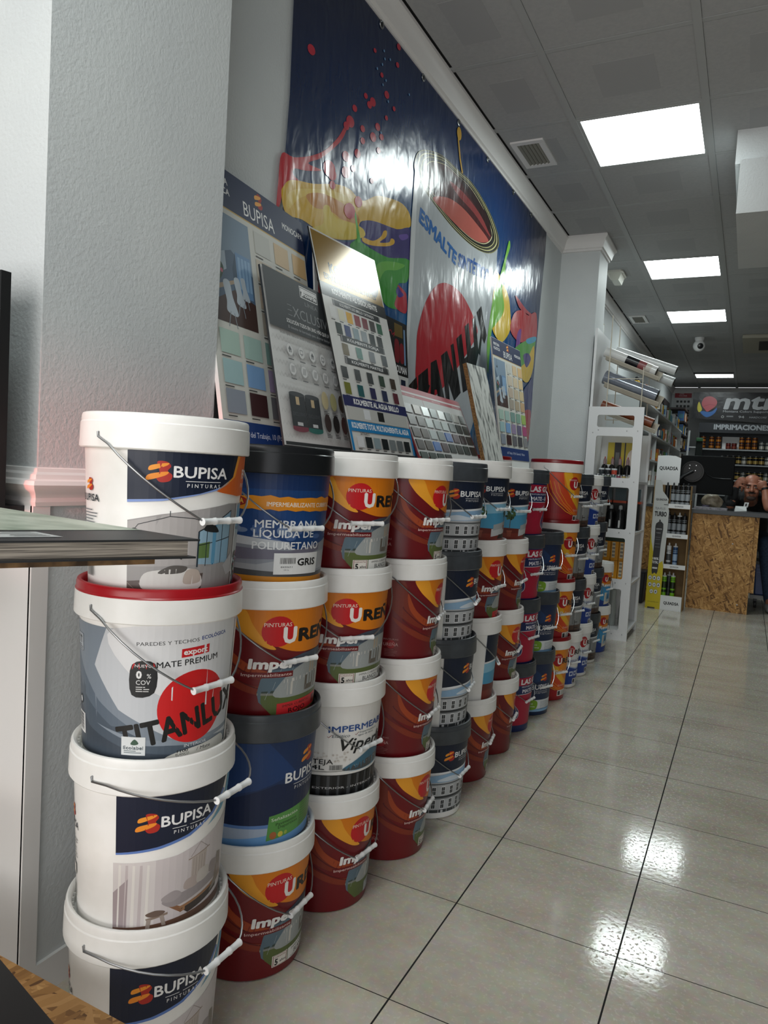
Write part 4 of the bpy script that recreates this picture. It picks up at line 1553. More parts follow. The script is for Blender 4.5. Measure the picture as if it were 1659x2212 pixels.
ring(.985, '#2a2a22')
ring(.945, '#d8d49a')
ring(.925, '#3c3b2c')
ring(.88, '#c3be85')
ring(.865, '#1f1f1b')
ring(.80, '#e0dcae')
ring(.785, '#4b1f22')
W([(1.666,2.442),(1.703,2.488),(1.851,2.557),(2.007,2.578),(1.959,2.541),(1.812,2.492),(1.75,2.419),(1.714,2.42)], '#2a1518', 4)
W([(1.907,2.532),(2.098,2.544),(2.314,2.528),(2.489,2.489),(2.537,2.461),(2.459,2.469),(2.257,2.498),(2.02,2.506)], '#8c3c3c', 4)
W([(2.005,2.587),(2.146,2.601),(2.32,2.581),(2.485,2.542),(2.561,2.479),(2.52,2.472),(2.381,2.519),(2.185,2.555)], '#2c1719', 4)
W([(1.722,2.388),(1.896,2.449),(2.083,2.47),(2.296,2.46),(2.499,2.438),(2.47,2.412),(2.313,2.373),(2.074,2.363),(1.857,2.372)], '#b86055', 4)
a.line([(1.983,2.8),(1.987,2.752),(2.022,2.68),(2.065,2.627)], .018, '#d0a136').ell([(1.991,2.787)][0][0], [(1.991,2.787)][0][1], .03, .03, '#d8a83a', 14)
# lettering on the can
def wall_text(s, p, q, hgt, c, b=.02, sl=0.0):
    ang = math.atan2(q[1] - p[1], q[0] - p[0])
    a.text(s, p[0], p[1], hgt, c, w=math.hypot(q[0] - p[0], q[1] - p[1]), al='l', b=b, rot=ang, sl=sl)


E_ = [(1.585,2.241),(1.811,2.197),(2.052,2.175),(2.566,2.224),(1.576,2.304),(1.774,2.273)]
wall_text('ESMALTE', E_[0], E_[2], abs(E_[4][1] - E_[0][1]) * 1.0, '#2b6cb4', .045)
wall_text('SINTÉTICO', (E_[2][0] + .03, E_[2][1] + .006), E_[3], abs(E_[4][1] - E_[0][1]) * 1.0, '#2f5fa8', .045)
W([(1.651,1.564),(1.644,1.671),(1.643,1.77),(1.708,1.91),(1.816,2.013),(1.949,2.061),(2.129,2.063),(2.281,2.017),(2.403,1.949),(2.409,1.885),(2.168,1.687),(1.922,1.524),(1.691,1.451)], '#b52a35', 5)
for pts in ([(1.583,1.519),(1.662,1.57),(1.68,1.525),(1.633,1.476)], [(1.68,1.577),(1.783,1.628),(1.805,1.552),(1.822,1.551),(1.801,1.514),(1.694,1.478)], [(1.813,1.656),(1.88,1.682),(2.021,1.5),(1.945,1.482),(1.906,1.541),(1.882,1.538),(1.883,1.504),(1.838,1.499)],
            [(1.933,1.709),(2.006,1.746),(2.113,1.658),(2.05,1.779),(2.086,1.796),(2.232,1.565),(2.147,1.514),(2.052,1.594),(2.09,1.498),(2.042,1.492)], [(2.12,1.825),(2.189,1.864),(2.256,1.747),(2.35,1.794),(2.4,1.618),(2.267,1.57)],
            [(2.227,1.908),(2.283,1.939),(2.346,1.815),(2.39,1.833),(2.332,1.966),(2.375,1.997),(2.47,1.814),(2.419,1.686),(2.331,1.684)], [(2.395,2.017),(2.463,2.067),(2.519,1.994),(2.585,1.928),(2.553,1.877),(2.507,1.902),(2.496,1.802),(2.46,1.813),(2.484,1.932)]):
    PO(pts, '#151617')
# splashes right of the can
W([(2.675,2.293),(2.792,2.283),(2.924,2.233),(2.982,2.162),(3.01,2.046),(2.887,1.95),(2.782,1.943),(2.645,2.02)], '#e0bd34', 4)
W([(2.869,2.539),(2.9,2.512),(2.842,2.413),(2.839,2.319),(2.802,2.239),(2.86,2.159),(2.834,2.094),(2.717,2.012),(2.659,1.954),(2.649,1.724),(2.598,1.898),(2.652,2.158),(2.709,2.24),(2.804,2.403)], '#74b63a', 4)
W([(3.01,2.046),(3.07,2.157),(3.237,2.212),(3.382,2.21),(3.572,2.264),(3.607,2.094),(3.377,2.039),(3.196,2.006)], '#b93a40', 4)
W([(3.069,2.268),(3.18,2.256),(3.326,2.237),(3.554,2.233),(3.332,2.213),(3.167,2.215)], '#b03a44', 4)
W([(3.166,2.051),(3.244,2.092),(3.24,2.014),(3.214,1.933),(3.148,1.922)], '#7a3f93', 4)
W([(3.121,1.942),(3.33,2.03),(3.577,2.089),(3.575,2.02),(3.409,1.912),(3.329,1.847),(3.182,1.876)], '#58a044', 4)
W([(3.374,2.051),(3.587,2.11),(3.591,2.078),(3.428,2.032)], '#3f9fc4', 4)
W([(3.298,1.856),(3.409,1.912),(3.568,2.046),(3.586,1.899),(3.491,1.79),(3.354,1.785)], '#dcb62e', 4)
W([(3.329,1.939),(3.444,1.971),(3.512,1.942),(3.419,1.874)], '#3d2f7a', 4)
W([(3.391,1.697),(3.494,1.777),(3.597,1.818),(3.614,1.557),(3.51,1.521)], '#2b2f6e', 4)
W([(3.438,1.568),(3.539,1.605),(3.606,1.584),(3.591,1.403),(3.501,1.397)], '#b43440', 4)
art = a.build('artwork', plane_map((0, 0, 0), (0, 1, 0), (0, 0, 1)), ob, su=.25, base=.0012, step=.00004)
for i, y_ in enumerate(anchors[1:-1]):
    mb = MB()
    mb.lathe([(.009, .003), (.012, .005), (.016, .004), (.017, .002)], ink('#8c8f90', .25, .9), 16, capb=False, capt=False)
    mb.lathe([(.0, .003), (.009, .003)], ink('#101216', .6), 16, capb=False, capt=False)
    g = mb.build('eyelet', t, (.0, y_, 2.835))
    g.rotation_euler = (0, R(90), 0)

# ------------------------------------------------------------------ display boards leaning on the wall
def board(label, o, phi, th, w, h, art, thick=.006, edge='#e3e3e0', low=0.027, cat='display board', name='display_board', step=.00003, rough=.3):
    """flat panel: o = lower left corner, phi = turn, th = lean"""
    e1 = Vector((math.sin(phi), math.cos(phi), 0))
    n0 = Vector((math.cos(phi), -math.sin(phi), 0))
    e2 = Vector((0, 0, math.cos(th))) - math.sin(th) * n0
    n = e1.cross(e2)
    o = Vector(o) - e2 * low
    t = thing(name, label, cat, o, 0, 'display boards above the stacks')
    MB().obox(-n * thick, e1 * w, e2 * (h + low), n * thick, ink(edge, .5)).build('panel', t)
    if art:
        art.build('print', plane_map(e2 * low, e1, e2), t, step=step)
    return t, e1, e2, n


def gloss(h):
    return ink(h, .16)


rnd = random.Random(21)
matt = lambda h: ink(h, .5, 0, None, .22)


def bupisa_chart():
    a = Art(1.0, matt)
    a.rect(0, -.03, .571, .747, '#d5d5cd')
    a.rect(0, .636, .571, .747, '#232f52').rect(0, .632, .571, .636, '#c8a75a')
    a.text('PINTURA', .03, .704, .018, '#f0f0f0', w=.11, al='l', b=.02).text('PLÁSTICA', .03, .676, .018, '#f0f0f0', w=.115, al='l', b=.02)
    a.text('MONOCAPA', .50, .684, .019, '#f0f0f0', w=.13, b=.02)
    a.text('BUPISA', .297, .648, .043, '#f2f2f0', w=.17)
    brush_flat(a, .30, .718, .042)
    # interior photograph
    a.rect(.014, .311, .223, .617, '#55697f')
    a.poly([(.014, .56), (.06, .50), (.12, .52), (.223, .47), (.223, .617), (.014, .617)], '#8196aa')
    a.poly([(.03, .49), (.09, .51), (.09, .46), (.03, .43)], '#a9b9c6')
    a.rect(.14, .40, .215, .52, '#6f92b8').poly([(.12, .47), (.14, .52), (.14, .40), (.12, .38)], '#42566a')
    for i in range(4):
        a.rect(.15 + i * .017, .42, .162 + i * .017, .51, '#8fb0cf')
    a.poly([(.014, .311), (.223, .311), (.223, .39), (.12, .41), (.014, .36)], '#4c3a36')
    a.poly([(.014, .40), (.13, .44), (.13, .43), (.014, .385)], '#a9967f')
    for x, y, s in ((.09, .35, 1.2), (.14, .38, 1.0), (.17, .40, .8)):
        a.blob([(x - .02 * s, y + .06 * s), (x + .005 * s, y + .065 * s), (x + .014 * s, y + .03 * s), (x + .03 * s, y - .01 * s), (x - .012 * s, y - .006 * s), (x - .012 * s, y + .02 * s)], '#b9c4cd')
        a.line([(x, y - .004 * s), (x - .012 * s, y - .04 * s)], .003, '#8a949c').line([(x + .014 * s, y - .006 * s), (x + .022 * s, y - .04 * s)], .003, '#8a949c')
    a.blob([(.03, .45), (.05, .48), (.075, .46), (.06, .43), (.04, .42)], '#39513c').ell(.05, .46, .008, .008, '#c76a80').ell(.065, .45, .006, .006, '#c76a80')
    a.line([(.06, .617), (.06, .57)], .002, '#222222').poly([(.05, .56), (.07, .56), (.062, .575), (.058, .575)], '#222222')
    # swatches: (column, row) grid
    cols_ = [.014, .127, .240, .353, .466]
    top_row = {2: '#c9cac3', 3: '#d8be98', 4: '#dcb987'}
    for c, col in top_row.items():
        a.rect(cols_[c] + .012, .552, cols_[c] + .098, .617, col)
        a.rect(cols_[c] + .012, .541, cols_[c] + .052, .544, '#444444')
    grid = [['', '', '#cfc3b0', '#d9c8aa', '#e0c79a'], ['', '', '#c2b2a0', '#cbbca2', '#d8c49c'], ['', '', '#a9a093', '#b5a58d', '#c6a884'],
            ['#aec8bb', '#a9c6be', '#7f9f98', '#86aa9a', '#a3c06a'], ['#a4c4c6', '#7fa6d2', '#9a8aa8', '#6f6a86', '#b0567f'], ['#8f97a3', '#43292b', '#6c6b70', '#4a4a50', '#8d8d90']]
    ys = [.47, .39, .312, .226, .146, .067]
    for r_, row in enumerate(grid):
        for c, col in enumerate(row):
            if not col:
                continue
            x = cols_[c] + .010
            a.rect(x, ys[r_], x + .090, ys[r_] + .064, col)
            a.rect(x, ys[r_] - .010, x + .042, ys[r_] - .007, '#3a3a3a')
    a.rect(0, -.03, .571, .047, '#1f3a73')
    a.text('del Trabajo, 10 (Pol. Gamonal) · Villimar', .30, .006, .016, '#d6dcec', w=.36)
    return a


def brush_flat(a, u, v, s):
    a.blob([(u - .1 * s, v + .5 * s), (u + .35 * s, v + .5 * s), (u + .5 * s, v + .25 * s), (u + .35 * s, v), (u + .55 * s, v - .25 * s), (u + .3 * s, v - .52 * s),
            (u - .1 * s, v - .45 * s), (u + .02 * s, v)], '#a62b22')
    a.blob([(u - .5 * s, v + .16 * s), (u - .3 * s, v + .34 * s), (u + .35 * s, v + .42 * s), (u + .25 * s, v + .22 * s), (u - .4 * s, v)], '#f0a94a')
    a.blob([(u - .5 * s, v - .3 * s), (u - .3 * s, v - .12 * s), (u + .35 * s, v - .04 * s), (u + .25 * s, v - .24 * s), (u - .4 * s, v - .44 * s)], '#f0a94a')


board('large colour chart with navy heading, first from the near pillar', (-.600, .107, 1.200), -.080, .178, .571, .747, bupisa_chart(), .012)

# dark varnish board
a = Art(1.0, matt)
a.rect(0, -.004, .432, .516, '#dcdcda')
for i in range(22):                                     # pale herringbone pattern
    for j in range(9):
        x, y = .01 + i * .0195, .02 + j * .036
        if x < .42 and y < .32:
            a.line([(x, y), (x + .0095, y + .012), (x + .019, y)], .0028, '#d0d0ce')
a.rect(0, .342, .432, .516, '#3a3d40').rect(0, -.004, .432, .006, '#2a2c2e')
a.poly([(.206, .505), (.318, .505), (.318, .468), (.206, .468)], '#e8e8e8').poly([(.209, .502), (.315, .502), (.315, .471), (.209, .471)], '#26282a')
a.poly([(.211, .500), (.313, .500), (.313, .488), (.211, .488)], '#e8e8e8')
a.text('rioverde', .27, .4755, .016, '#f1f1f1', w=.082, b=.04)
a.blob([(.213, .474), (.226, .498), (.23, .485), (.222, .474)], '#f1f1f1')
a.text('LÍNEA', .27, .445, .013, '#8d9092', w=.08)
a.text('XCLUSIVE', .27, .393, .034, '#8d9092', w=.25)
for v_ in (.394, .409, .425):
    a.rect(.115, v_, .14, v_ + .0016, '#8d9092')
a.text('SOLUCIÓN TODO EN UNO: MÁS QUE UN BARNIZ', .265, .369, .012, '#f2f2f2', w=.33, b=.02)
a.text('El sistema de barnizado para ahorrar tiempo y dinero', .265, .352, .009, '#b5b8ba', w=.32)
a.text('Secado rápido. Aplicación sencilla y rendimiento máximo. Teñido rápido con el agua', .23, .327, .008, '#4b4d4f', w=.36)
for r_, (y, n_) in enumerate(((.285, 5), (.226, 5))):
    for i in range(n_):
        x = .095 + i * .068
        a.ell(x, y, .019, .019, '#b9babb', 20).ell(x, y, .0178, .0178, '#e3e3e2', 20)
        if r_ == 0:
            if i % 2 == 0:
                a.poly([(x - .010, y), (x, y + .011), (x + .010, y), (x + .007, y), (x + .007, y - .009), (x - .007, y - .009), (x - .007, y)], '#6f7274').rect(x - .002, y - .009, x + .002, y - .002, '#e3e3e2')
            else:
                a.rect(x - .009, y - .006, x + .009, y + .008, '#76797b').rect(x - .007, y - .004, x + .007, y + .006, '#e3e3e2').rect(x - .002, y - .010, x + .002, y - .006, '#76797b')
        else:
            for k_ in range(4):
                a.line([(x - .009 + k_ * .005, y - .010), (x - .004 + k_ * .005, y + .010)], .002, '#808385')
        a.rect(x - .016, y - .031, x + .016, y - .028, '#6a6c6e')
for x, c2 in ((.094, '#7d3a48'), (.186, '#2f6b63')):
    a.poly([(x - .045, .045), (x + .045, .045), (x + .045, .150), (x - .045, .150)], '#34373a').ell(x, .150, .045, .007, '#4a4d50').ell(x, .045, .045, .008, c2).poly([(x - .045, .045), (x + .045, .045), (x + .045, .053), (x - .045, .053)], c2)
    a.rect(x - .01, .118, x + .01, .142, '#cdb58e').text('EXCLUSIVE', x, .085, .011, '#56595c', w=.07).rect(x - .016, .056, x + .016, .066, '#c9cacb')
for i, c_ in enumerate(('#cdbf96', '#bcb683', '#4a3626')):
    a.ell(.272 + i * .058, .150, .022, .029, c_, 24)
    a.small(.255 + i * .058, .292 + i * .058, .113, 3, '#555555', .005, .0022)
for i, c_ in enumerate(('#473a38', '#2c2625', '#50231f')):
    a.ell(.272 + i * .058, .078, .022, .029, c_, 24)
    a.small(.255 + i * .058, .292 + i * .058, .041, 3, '#555555', .005, .0022)
board('black and pale grey varnish board with round wood swatches', (-.570, .331, 1.198), -.058, .215, .432, .516, a, .006, '#26282a')

# narrow strip of a board behind
a = Art(1.0)
a.rect(0, 0, .30, .74, '#e2e2e0').rect(0, .66, .30, .69, '#1b1c1e').ell(.15, .55, .13, .12, '#b5202c').text('TITAN', .15, .52, .07, '#131415', w=.27, b=.05)
a.ell(.15, .40, .1, .04, '#8f1c28').text('ESMALTES', .15, .65, .02, '#1b1c1e', w=.2)
board('white board with red discs, mostly hidden behind the gold headed chart', (-.70, .735, 1.196), 0, .1, .30, .74, a)

# tall chart with gold heading
a = Art(1.0, lambda h: ink(h, .13))
GOLD = ink('#94742f', .14, .15)
a.rect(0, 0, .417, .764, '#dcdcd8')
a.rect(.006, .546, .411, .758, GOLD)
a.blob([(.325, .70), (.36, .725), (.398, .70), (.398, .64), (.36, .60), (.325, .64)], '#2d2320', 4)
a.blob([(.33, .698), (.36, .718), (.393, .696), (.393, .643), (.36, .608), (.33, .643)], '#5a2c26', 4)
a.text('DIRECTO', .361, .684, .016, '#f4f1ea', w=.074, b=.03).text('AL ÓXIDO', .361, .660, .016, '#f4f1ea', w=.074, b=.03).poly([(.347, .644), (.375, .644), (.361, .63)], '#d8cfc4')
a.text('KOLMERITE', .195, .622, .036, '#231c10', w=.24, b=.05).text('ESMALTES ANTIOXIDANTES', .20, .592, .021, '#231c10', w=.33, b=.04).text('PROTECCIÓN PARA EL METAL', .20, .570, .012, '#3a2f1c', w=.25)
a.rect(0, .528, .417, .575, '#191a1c')
a.rect(.006, .575, .411, .58, GOLD)
a.text('KOLMERITE AL DISOLVENTE', .21, .545, .020, '#f4f4f2', w=.29, b=.04)


def bar(y, s, x0=.055, x1=.36):
    a.rect(x0, y, x1, y + .022, '#191a1c').rect(x0 + .004, y, x0 + .006, y + .022, '#c9c9c9').rect(x0 + .009, y, x0 + .0105, y + .022, '#c9c9c9').rect(x1 - .006, y, x1 - .004, y + .022, '#c9c9c9')
    a.text(s, (x0 + x1) / 2, y + .006, .0105, '#efefef', w=(x1 - x0) * .72, b=.02)


def row(y, cs, x0, dx, w=.036, h=.040):
    for i, c_ in enumerate(cs):
        a.rect(x0 + i * dx, y, x0 + i * dx + w, y + h, c_)
        a.rect(x0 + i * dx, y - .007, x0 + i * dx + .022, y - .0045, '#303030')


bar(.502, 'KOLMERITE LISO BRILLO / SATINADO')
row(.455, ['#e2e3e1', '#dfdcc2', '#dfaa0c', '#8e1624', '#7a1c2c', '#33231f', '#155c3a'], .028, .0495)
row(.402, ['#1c2a22', '#1c3272', '#8fa3ab', '#9aa3a8', '#15191a', '#1d1c1b'], .045, .0525)
bar(.378, 'KOLMERITE FORJA', .06, .345)
row(.331, ['#7d7258', '#5f8c82', '#7e8388', '#4a4f53'], .06, .084)
bar(.300, 'KOLMERITE MARTELÉ', .06, .345)
row(.247, ['#4b4e4f', '#55585a', '#3f4345', '#2e4437', '#3a2a1f'], .024, .079)
row(.192, ['#787a2c', '#1f5c60', '#26244f', '#1f2a4e', '#5d1b2c'], .024, .079)
a.rect(0, .150, .417, .186, '#262c5e').text('KOLMERITE AL AGUA BRILLO', .21, .160, .019, '#f2f2f2', w=.30, b=.04)
a.rect(.012, .104, .405, .150, '#c4c4bf').rect(.11, .112, .15, .146, '#e4e6e8').rect(.2, .112, .24, .146, '#111314')
a.rect(0, .066, .417, .102, '#1c83c0').text('KOLMERITE TOTAL MULTIADHERENTE AL AGUA', .21, .077, .019, '#f2f6f8', w=.38, b=.04)
a.rect(0, 0, .012, .066, '#1c83c0').rect(.405, 0, .417, .066, '#1c83c0').text('SATINADO', .09, .055, .009, '#303030', w=.055)
row(.012, ['#dfe2e4', '#262d2f', '#93a5ab', '#1d2224', '#808789', '#6d7375', '#23282a'], .035, .052, .041, .038)
board('tall glossy colour chart with gold heading, leaning in front of the banner', (-.530, .657, 1.196), .073, .297, .417, .764, a, .005, '#1f1f1f')

# dark board beside it
a = Art(1.0, lambda h: ink(h, .12))
a.rect(0, 0, .385, .566, '#d9d9d6').rect(0, .34, .385, .566, '#141416')
a.rect(.26, .50, .34, .553, '#6b5624').blob([(.26, .40), (.30, .40), (.30, .48), (.26, .48)], '#7d1722').blob([(.31, .40), (.345, .40), (.345, .47), (.31, .47)], '#7d1722')
a.line(catmull([(.20, .50), (.225, .515), (.24, .50), (.26, .512), (.245, .49)], 4)[:16], .004, '#b02030').rect(.35, .39, .365, .54, '#7d9cc0')
a.text('MUNDO KOLMAN', .25, .352, .03, '#e8e8e8', w=.24, b=.03)
for i in range(5):
    a.rect(.03 + i * .07, .27, .075 + i * .07, .325, ['#6a6a6a', '#1c3272', '#a51c28', '#2e5aa8', '#1a2440'][i])
board('black picture board with red bottles, right behind the gold headed chart', (-.690, 1.075, 1.196), -.006, .10, .385, .566, a, .005, '#202020')

# low chart with raised metal-look chips
a = Art(1.0)
a.rect(0, 0, .695, .307, '#d4d5d3')
a.rect(0, .284, .695, .307, '#b5505a').rect(0, .276, .695, .284, '#e3dedd').rect(0, .262, .695, .276, '#b5505a')
for u0, u1 in ((0, .008), (.687, .695)):
    a.rect(u0, 0, u1, .307, '#8e2733')
a.rect(.235, 0, .238, .262, '#b5505a')
for x in (.06, .33, .56):
    a.text('EFECTO FORJA', x + .06, .266, .006, '#ecd6d6', w=.09)
t, e1, e2, n = board('low tilted chart with rows of raised grey metal chips and red border', (-.530, 1.181, 1.200), .011, .433, .695, .307, a, .006, '#8e2733')
chipcols = [['#5c5a58', '#6b645e', '#c9cdcb', '#7b8280', '#d7dad8', '#6c7372', '#c9ccc8', '#646a68'],
            ['#4d4a48', '#53504c', '#a9b0ae', '#8b9290', '#9ca4a2', '#6a7170', '#424a48', '#505654'],
            ['#4a4441', '#544b46', '#a3abaa', '#707776', '#4f6ea8', '#5d4b50', '#4c3f42', '#4a4a4a'],
            ['#463f3c', '#4e463f', '#4f78b8', '#58474b', '#3d4644', '#474a46', '#3a4640', '#3d3d3d'],
            ['#3d4a42', '#3e4a43', '#3a4844', '#4b4b4a']]
for r_, row_ in enumerate(chipcols):
    for c_, col in enumerate(row_):
        x = .018 + c_ * .0845
        y = .214 - r_ * .052
        mb = MB()
        mb.obox(e1 * x + e2 * y + n * .0004, e1 * .066, e2 * .040, n * .004, ink(col, .28, .55))
        mb.build('chip', t)
# wood-effect plank
PL = noisy('whitewashed_plank', '#5a5f5d', '#dcdfda', 22, .5, (1, 3, .5), .2, 40, 8, .36, .5)
e1 = Vector((math.sin(.159), math.cos(.159), 0))
n0 = Vector((math.cos(.159), -math.sin(.159), 0))
e2 = Vector((0, 0, math.cos(.283))) - math.sin(.283) * n0
nn = e1.cross(e2)
o = Vector((-.510, 1.883, 1.241)) - e2 * .073
t = thing('wood_sample', 'whitewashed wood sample plank leaning between two colour charts', 'wood sample', o, 0)
MB().obox(-nn * .001, e1 * .192, e2 * .519, nn * .001, PL).build('face', t)
MB().obox(-nn * .022, e1 * .192, e2 * .519, nn * .021, noisy('chipboard_core', '#6b4a2a', '#9c7748', 120, .8)).build('core', t)
board('smaller looking navy-headed colour chart near the far end of the banner', (-.620, 2.486, 1.263), .055, .156, .571 * .83, .747 * .87, None, .008, '#e3e3e0', .092)
last = bpy.data.objects['display_board.006'] if 'display_board.006' in bpy.data.objects else None
last = [o_ for o_ in bpy.data.objects if o_.name.startswith('display_board')][-1]
ph_, th_ = .055, .156
e1 = Vector((math.sin(ph_), math.cos(ph_), 0)) * .83
n0 = Vector((math.cos(ph_), -math.sin(ph_), 0))
e2 = (Vector((0, 0, math.cos(th_))) - math.sin(th_) * n0)
bupisa_chart().build('print', plane_map(e2 * .092, e1, e2 * .868), last)

# ------------------------------------------------------------------ small goods
def lathe_thing(name, label, cat, loc, layers, group, n=16, rz=0):
    """layers: (part name, profile, material, extra material faces)"""
    t = thing(name, label, cat, loc, rz, group)
    for nm, prof, m in layers:
        MB().lathe(prof, m, n).build(nm, t)
    return t


def wrap_art(t, art, r, name='label', slice_deg=15):
    art.build(name, lambda u, v, d: ((r + d) * math.cos(R(u)), (r + d) * math.sin(R(u)), v), t, su=slice_deg, base=.0006)


def box_thing(name, label, cat, x0, x1, y0, y1, z0, z1, m, group=None, art=None):
    t = thing(name, label, cat, ((x0 + x1) / 2, (y0 + y1) / 2, z0), 0, group)
    w, d = (x1 - x0) / 2, (y1 - y0) / 2
    MB().box(-w, w, -d, d, 0, z1 - z0, m).build('carton', t)
    if art:
        art.build('print', plane_map((-w, -d, 0), (1, 0, 0), (0, 0, 1)), t)
    return t


# ------------------------------------------------------------------ white rack with vinyl rolls
X0, X1, Y0, Y1 = -.478, -.092, 4.08, 4.60
t = thing('display_rack', 'tall white open rack with rounded cut-outs, at the end of the bucket stacks', 'rack', (0, 0, 0))
mb = MB()
# front frame with cut-outs as posts and rails
zr = [(0, .075), (.374, .446), (.745, .808), (1.11, 1.178), (1.477, 1.54), (1.628, 1.688)]
mb.box(X0, -.412, Y0, Y0 + .02, 0, 1.688, WHITEBOARD)
mb.box(-.155, X1, Y0, Y0 + .02, 0, 1.688, WHITEBOARD)
for z0, z1 in zr:
    mb.box(-.412, -.155, Y0, Y0 + .02, z0, z1, WHITEBOARD)
rr = .014
for (a0, a1), (b0, b1) in zip(zr, zr[1:]):                # rounded inner corners
    for x, sx in ((-.412, 1), (-.155, -1)):
        for z, sz in ((a1, 1), (b0, -1)):
            pts = [(x, z)] + [(x + sx * rr * (1 - math.cos(R(q))), z + sz * rr * (1 - math.sin(R(q)))) for q in (0, 22, 45, 68, 90)]
            pts = [(p[0], Y0, p[1]) for p in pts]
            if sx * sz < 0:
                pts.reverse()
            mb.prism(pts, (0, .02, 0), WHITEBOARD)
mb.build('front_frame', t)
MB().box(X0, X0 + .018, Y0 + .02, Y1 + .1, 0, 2.262, WHITEBOARD).build('side_panel', t)
MB().box(X0 + .018, X1, Y1, Y1 + .018, 0, 1.52, WHITEBOARD).build('back_panel', t)
MB().box(X1 - .018, X1, Y1 - .03, Y1, 0, 1.60, WHITEBOARD).build('rear_post', t)
for z in (.055, .405, .772, 1.140):
    MB().box(X0 + .018, X1 - .001, Y0 + .02, Y1, z, z + .018, WHITEBOARD).build('shelf', t)
for z0, z1 in zr[:-1]:
    for x in (-.438, -.40, -.20, -.125):
        mb = MB().lathe([(.0045, 0), (.004, .002), (0, .0026)], STEEL, 10)
        mb.lathe([(0, -.001), (.0045, 0)], STEEL, 10)
        s_ = mb.build('screw', t, (x, Y0 - .0005, (z0 + z1) / 2 + .01 * math.sin(x * 90)))
        s_.rotation_euler = (R(90), 0, 0)

WIRE = ink('#cfc8b8', .4)
t = thing('roll_cradle', 'cream wire cradle with slanted card troughs above the white rack', 'wire rack', (0, 0, 0))
mb = MB()
for x, zt in ((-.372, 2.36), (-.130, 1.985)):
    mb.tube([(x, 4.17, 1.60), (x, 4.17, zt)], .004, WIRE, 6)
    mb.tube([(x, 4.52, 1.60), (x, 4.52, zt)], .004, WIRE, 6)
for z in (1.60, 1.90):
    mb.tube([(-.372, 4.17, z), (-.13, 4.17, z)], .0032, WIRE, 6)
mb.build('wire_frame', t)
ROLLS = [((-.437, 4.34, 2.128), (-.062, 4.34, 1.972), .040), ((-.430, 4.34, 1.937), (-.045, 4.34, 1.792), .052), ((-.435, 4.34, 1.724), (-.060, 4.34, 1.588), .042)]
for (p, q, r_) in ROLLS:
    p, q = Vector(p), Vector(q)
    d = (q - p).normalized()
    up = Vector((0, 1, 0)).cross(d) * -1
    up = up if up.z > 0 else -up
    s_ = Vector((0, 1, 0))
    k = r_ + .006
    a0, a1 = p + d * .03, q + d * .035
    mb = MB()
    # V trough of card under the roll
    prof = [(-k * 1.05, -k * .72), (-k * .8, -k * 1.12), (k * .75, -k * 1.12), (k * 1.35, k * .35)]
    prof2 = [(u_, v_ - .004) for u_, v_ in prof]
    ring = lambda c: [c + s_ * u_ + up * v_ for u_, v_ in prof] + [c + s_ * u_ + up * v_ for u_, v_ in prof2[::-1]]
    A, B = ring(a0), ring(a1)
    n_ = len(A)
    mb.add(A + B, [tuple(range(n_))[::-1], tuple(range(n_, 2 * n_))] + [(i, (i + 1) % n_, n_ + (i + 1) % n_, n_ + i) for i in range(n_)], ink('#b9b2a3', .7))
    mb.build('trough', t)
    mb = MB()
    mb.tube([q + d * .037 + s_ * u_ + up * v_ for u_, v_ in prof], .003, WIRE, 6)
    mb.tube([p + d * .02 - s_ * k * 1.07 - up * k * .68, q + d * .037 - s_ * k * 1.07 - up * k * .68], .003, WIRE, 6)
    mb.build('trough_wire', t)


def roll(label, p, q, r_, m, core='#d6d2c8', dark=False):
    p, q = Vector(p), Vector(q)
    d = (q - p).normalized()
    rt = thing('vinyl_roll', label, 'vinyl roll', p, 0, 'vinyl rolls on the wire cradle')
    L = (q - p)
    MB().tube([Vector((0, 0, 0)), L], r_, m, 24).build('sheet', rt)
    mb = MB().tube([L, L + d * .002], r_ * .62, ink('#4a463e', .8), 20)
    mb.tube([-d * .002, Vector((0, 0, 0))], r_ * .62, ink('#4a463e', .8), 20)
    mb.build('hollow_end', rt)
    return rt, L, d


CLEAR = ink('#d9dcdc', .2)
rt, L, d = roll('white vinyl roll with black sleeve label, topmost in the wire cradle', *ROLLS[0], ink('#dcdcda', .22))
s_ = MB()
s_.tube([L * .42, L * .66], ROLLS[0][2] + .0012, ink('#15161a', .3), 24)
s_.tube([L * .66, L * .80], ROLLS[0][2] + .0012, ink('#8b4a4a', .35), 24)
s_.tube([L * .80, L * .90], ROLLS[0][2] + .0012, ink('#c9c4ba', .35), 24)
s_.build('sleeve_label', rt)
roll('clear vinyl roll sticking out furthest, behind the white roll', (-.375, 4.44, 2.150), (.065, 4.44, 1.995), .034, CLEAR)
roll('shiny grey-blue vinyl roll in the middle of the wire cradle', *ROLLS[1], ink('#8a909c', .12, .3))
roll('brown vinyl roll lowest in the wire cradle', *ROLLS[2], ink('#7d3e20', .35))
roll('clear vinyl roll with a torn end, behind the clear one', (-.345, 4.470, 2.062), (.05, 4.470, 1.912), .036, ink('#c4c8c8', .2))
t = thing('wall_sign', 'white framed sign board with a drop emblem, high on the wall behind the rack', 'sign', (XW + .005, 5.75, 2.42))
MB().box(0, .012, -.26, .26, 0, .26, ink('#b9ae92', .5)).build('frame', t)
a = Art(1.0)
a.rect(.012, .012, .508, .248, '#d9dedc').text('Dintex', .30, .12, .075, '#56626a', w=.34, b=.02).small(.17, .42, .09, 1, '#7d878c', .01, .012)
a.ell(.08, .14, .042, .055, '#56626a').ell(.08, .14, .036, .049, '#d9dedc').blob([(.08, .18), (.095, .14), (.08, .115), (.065, .14)], '#56626a')
a.build('print', plane_map((.0125, -.26, 0), (0, 1, 0), (0, 0, 1)), t)

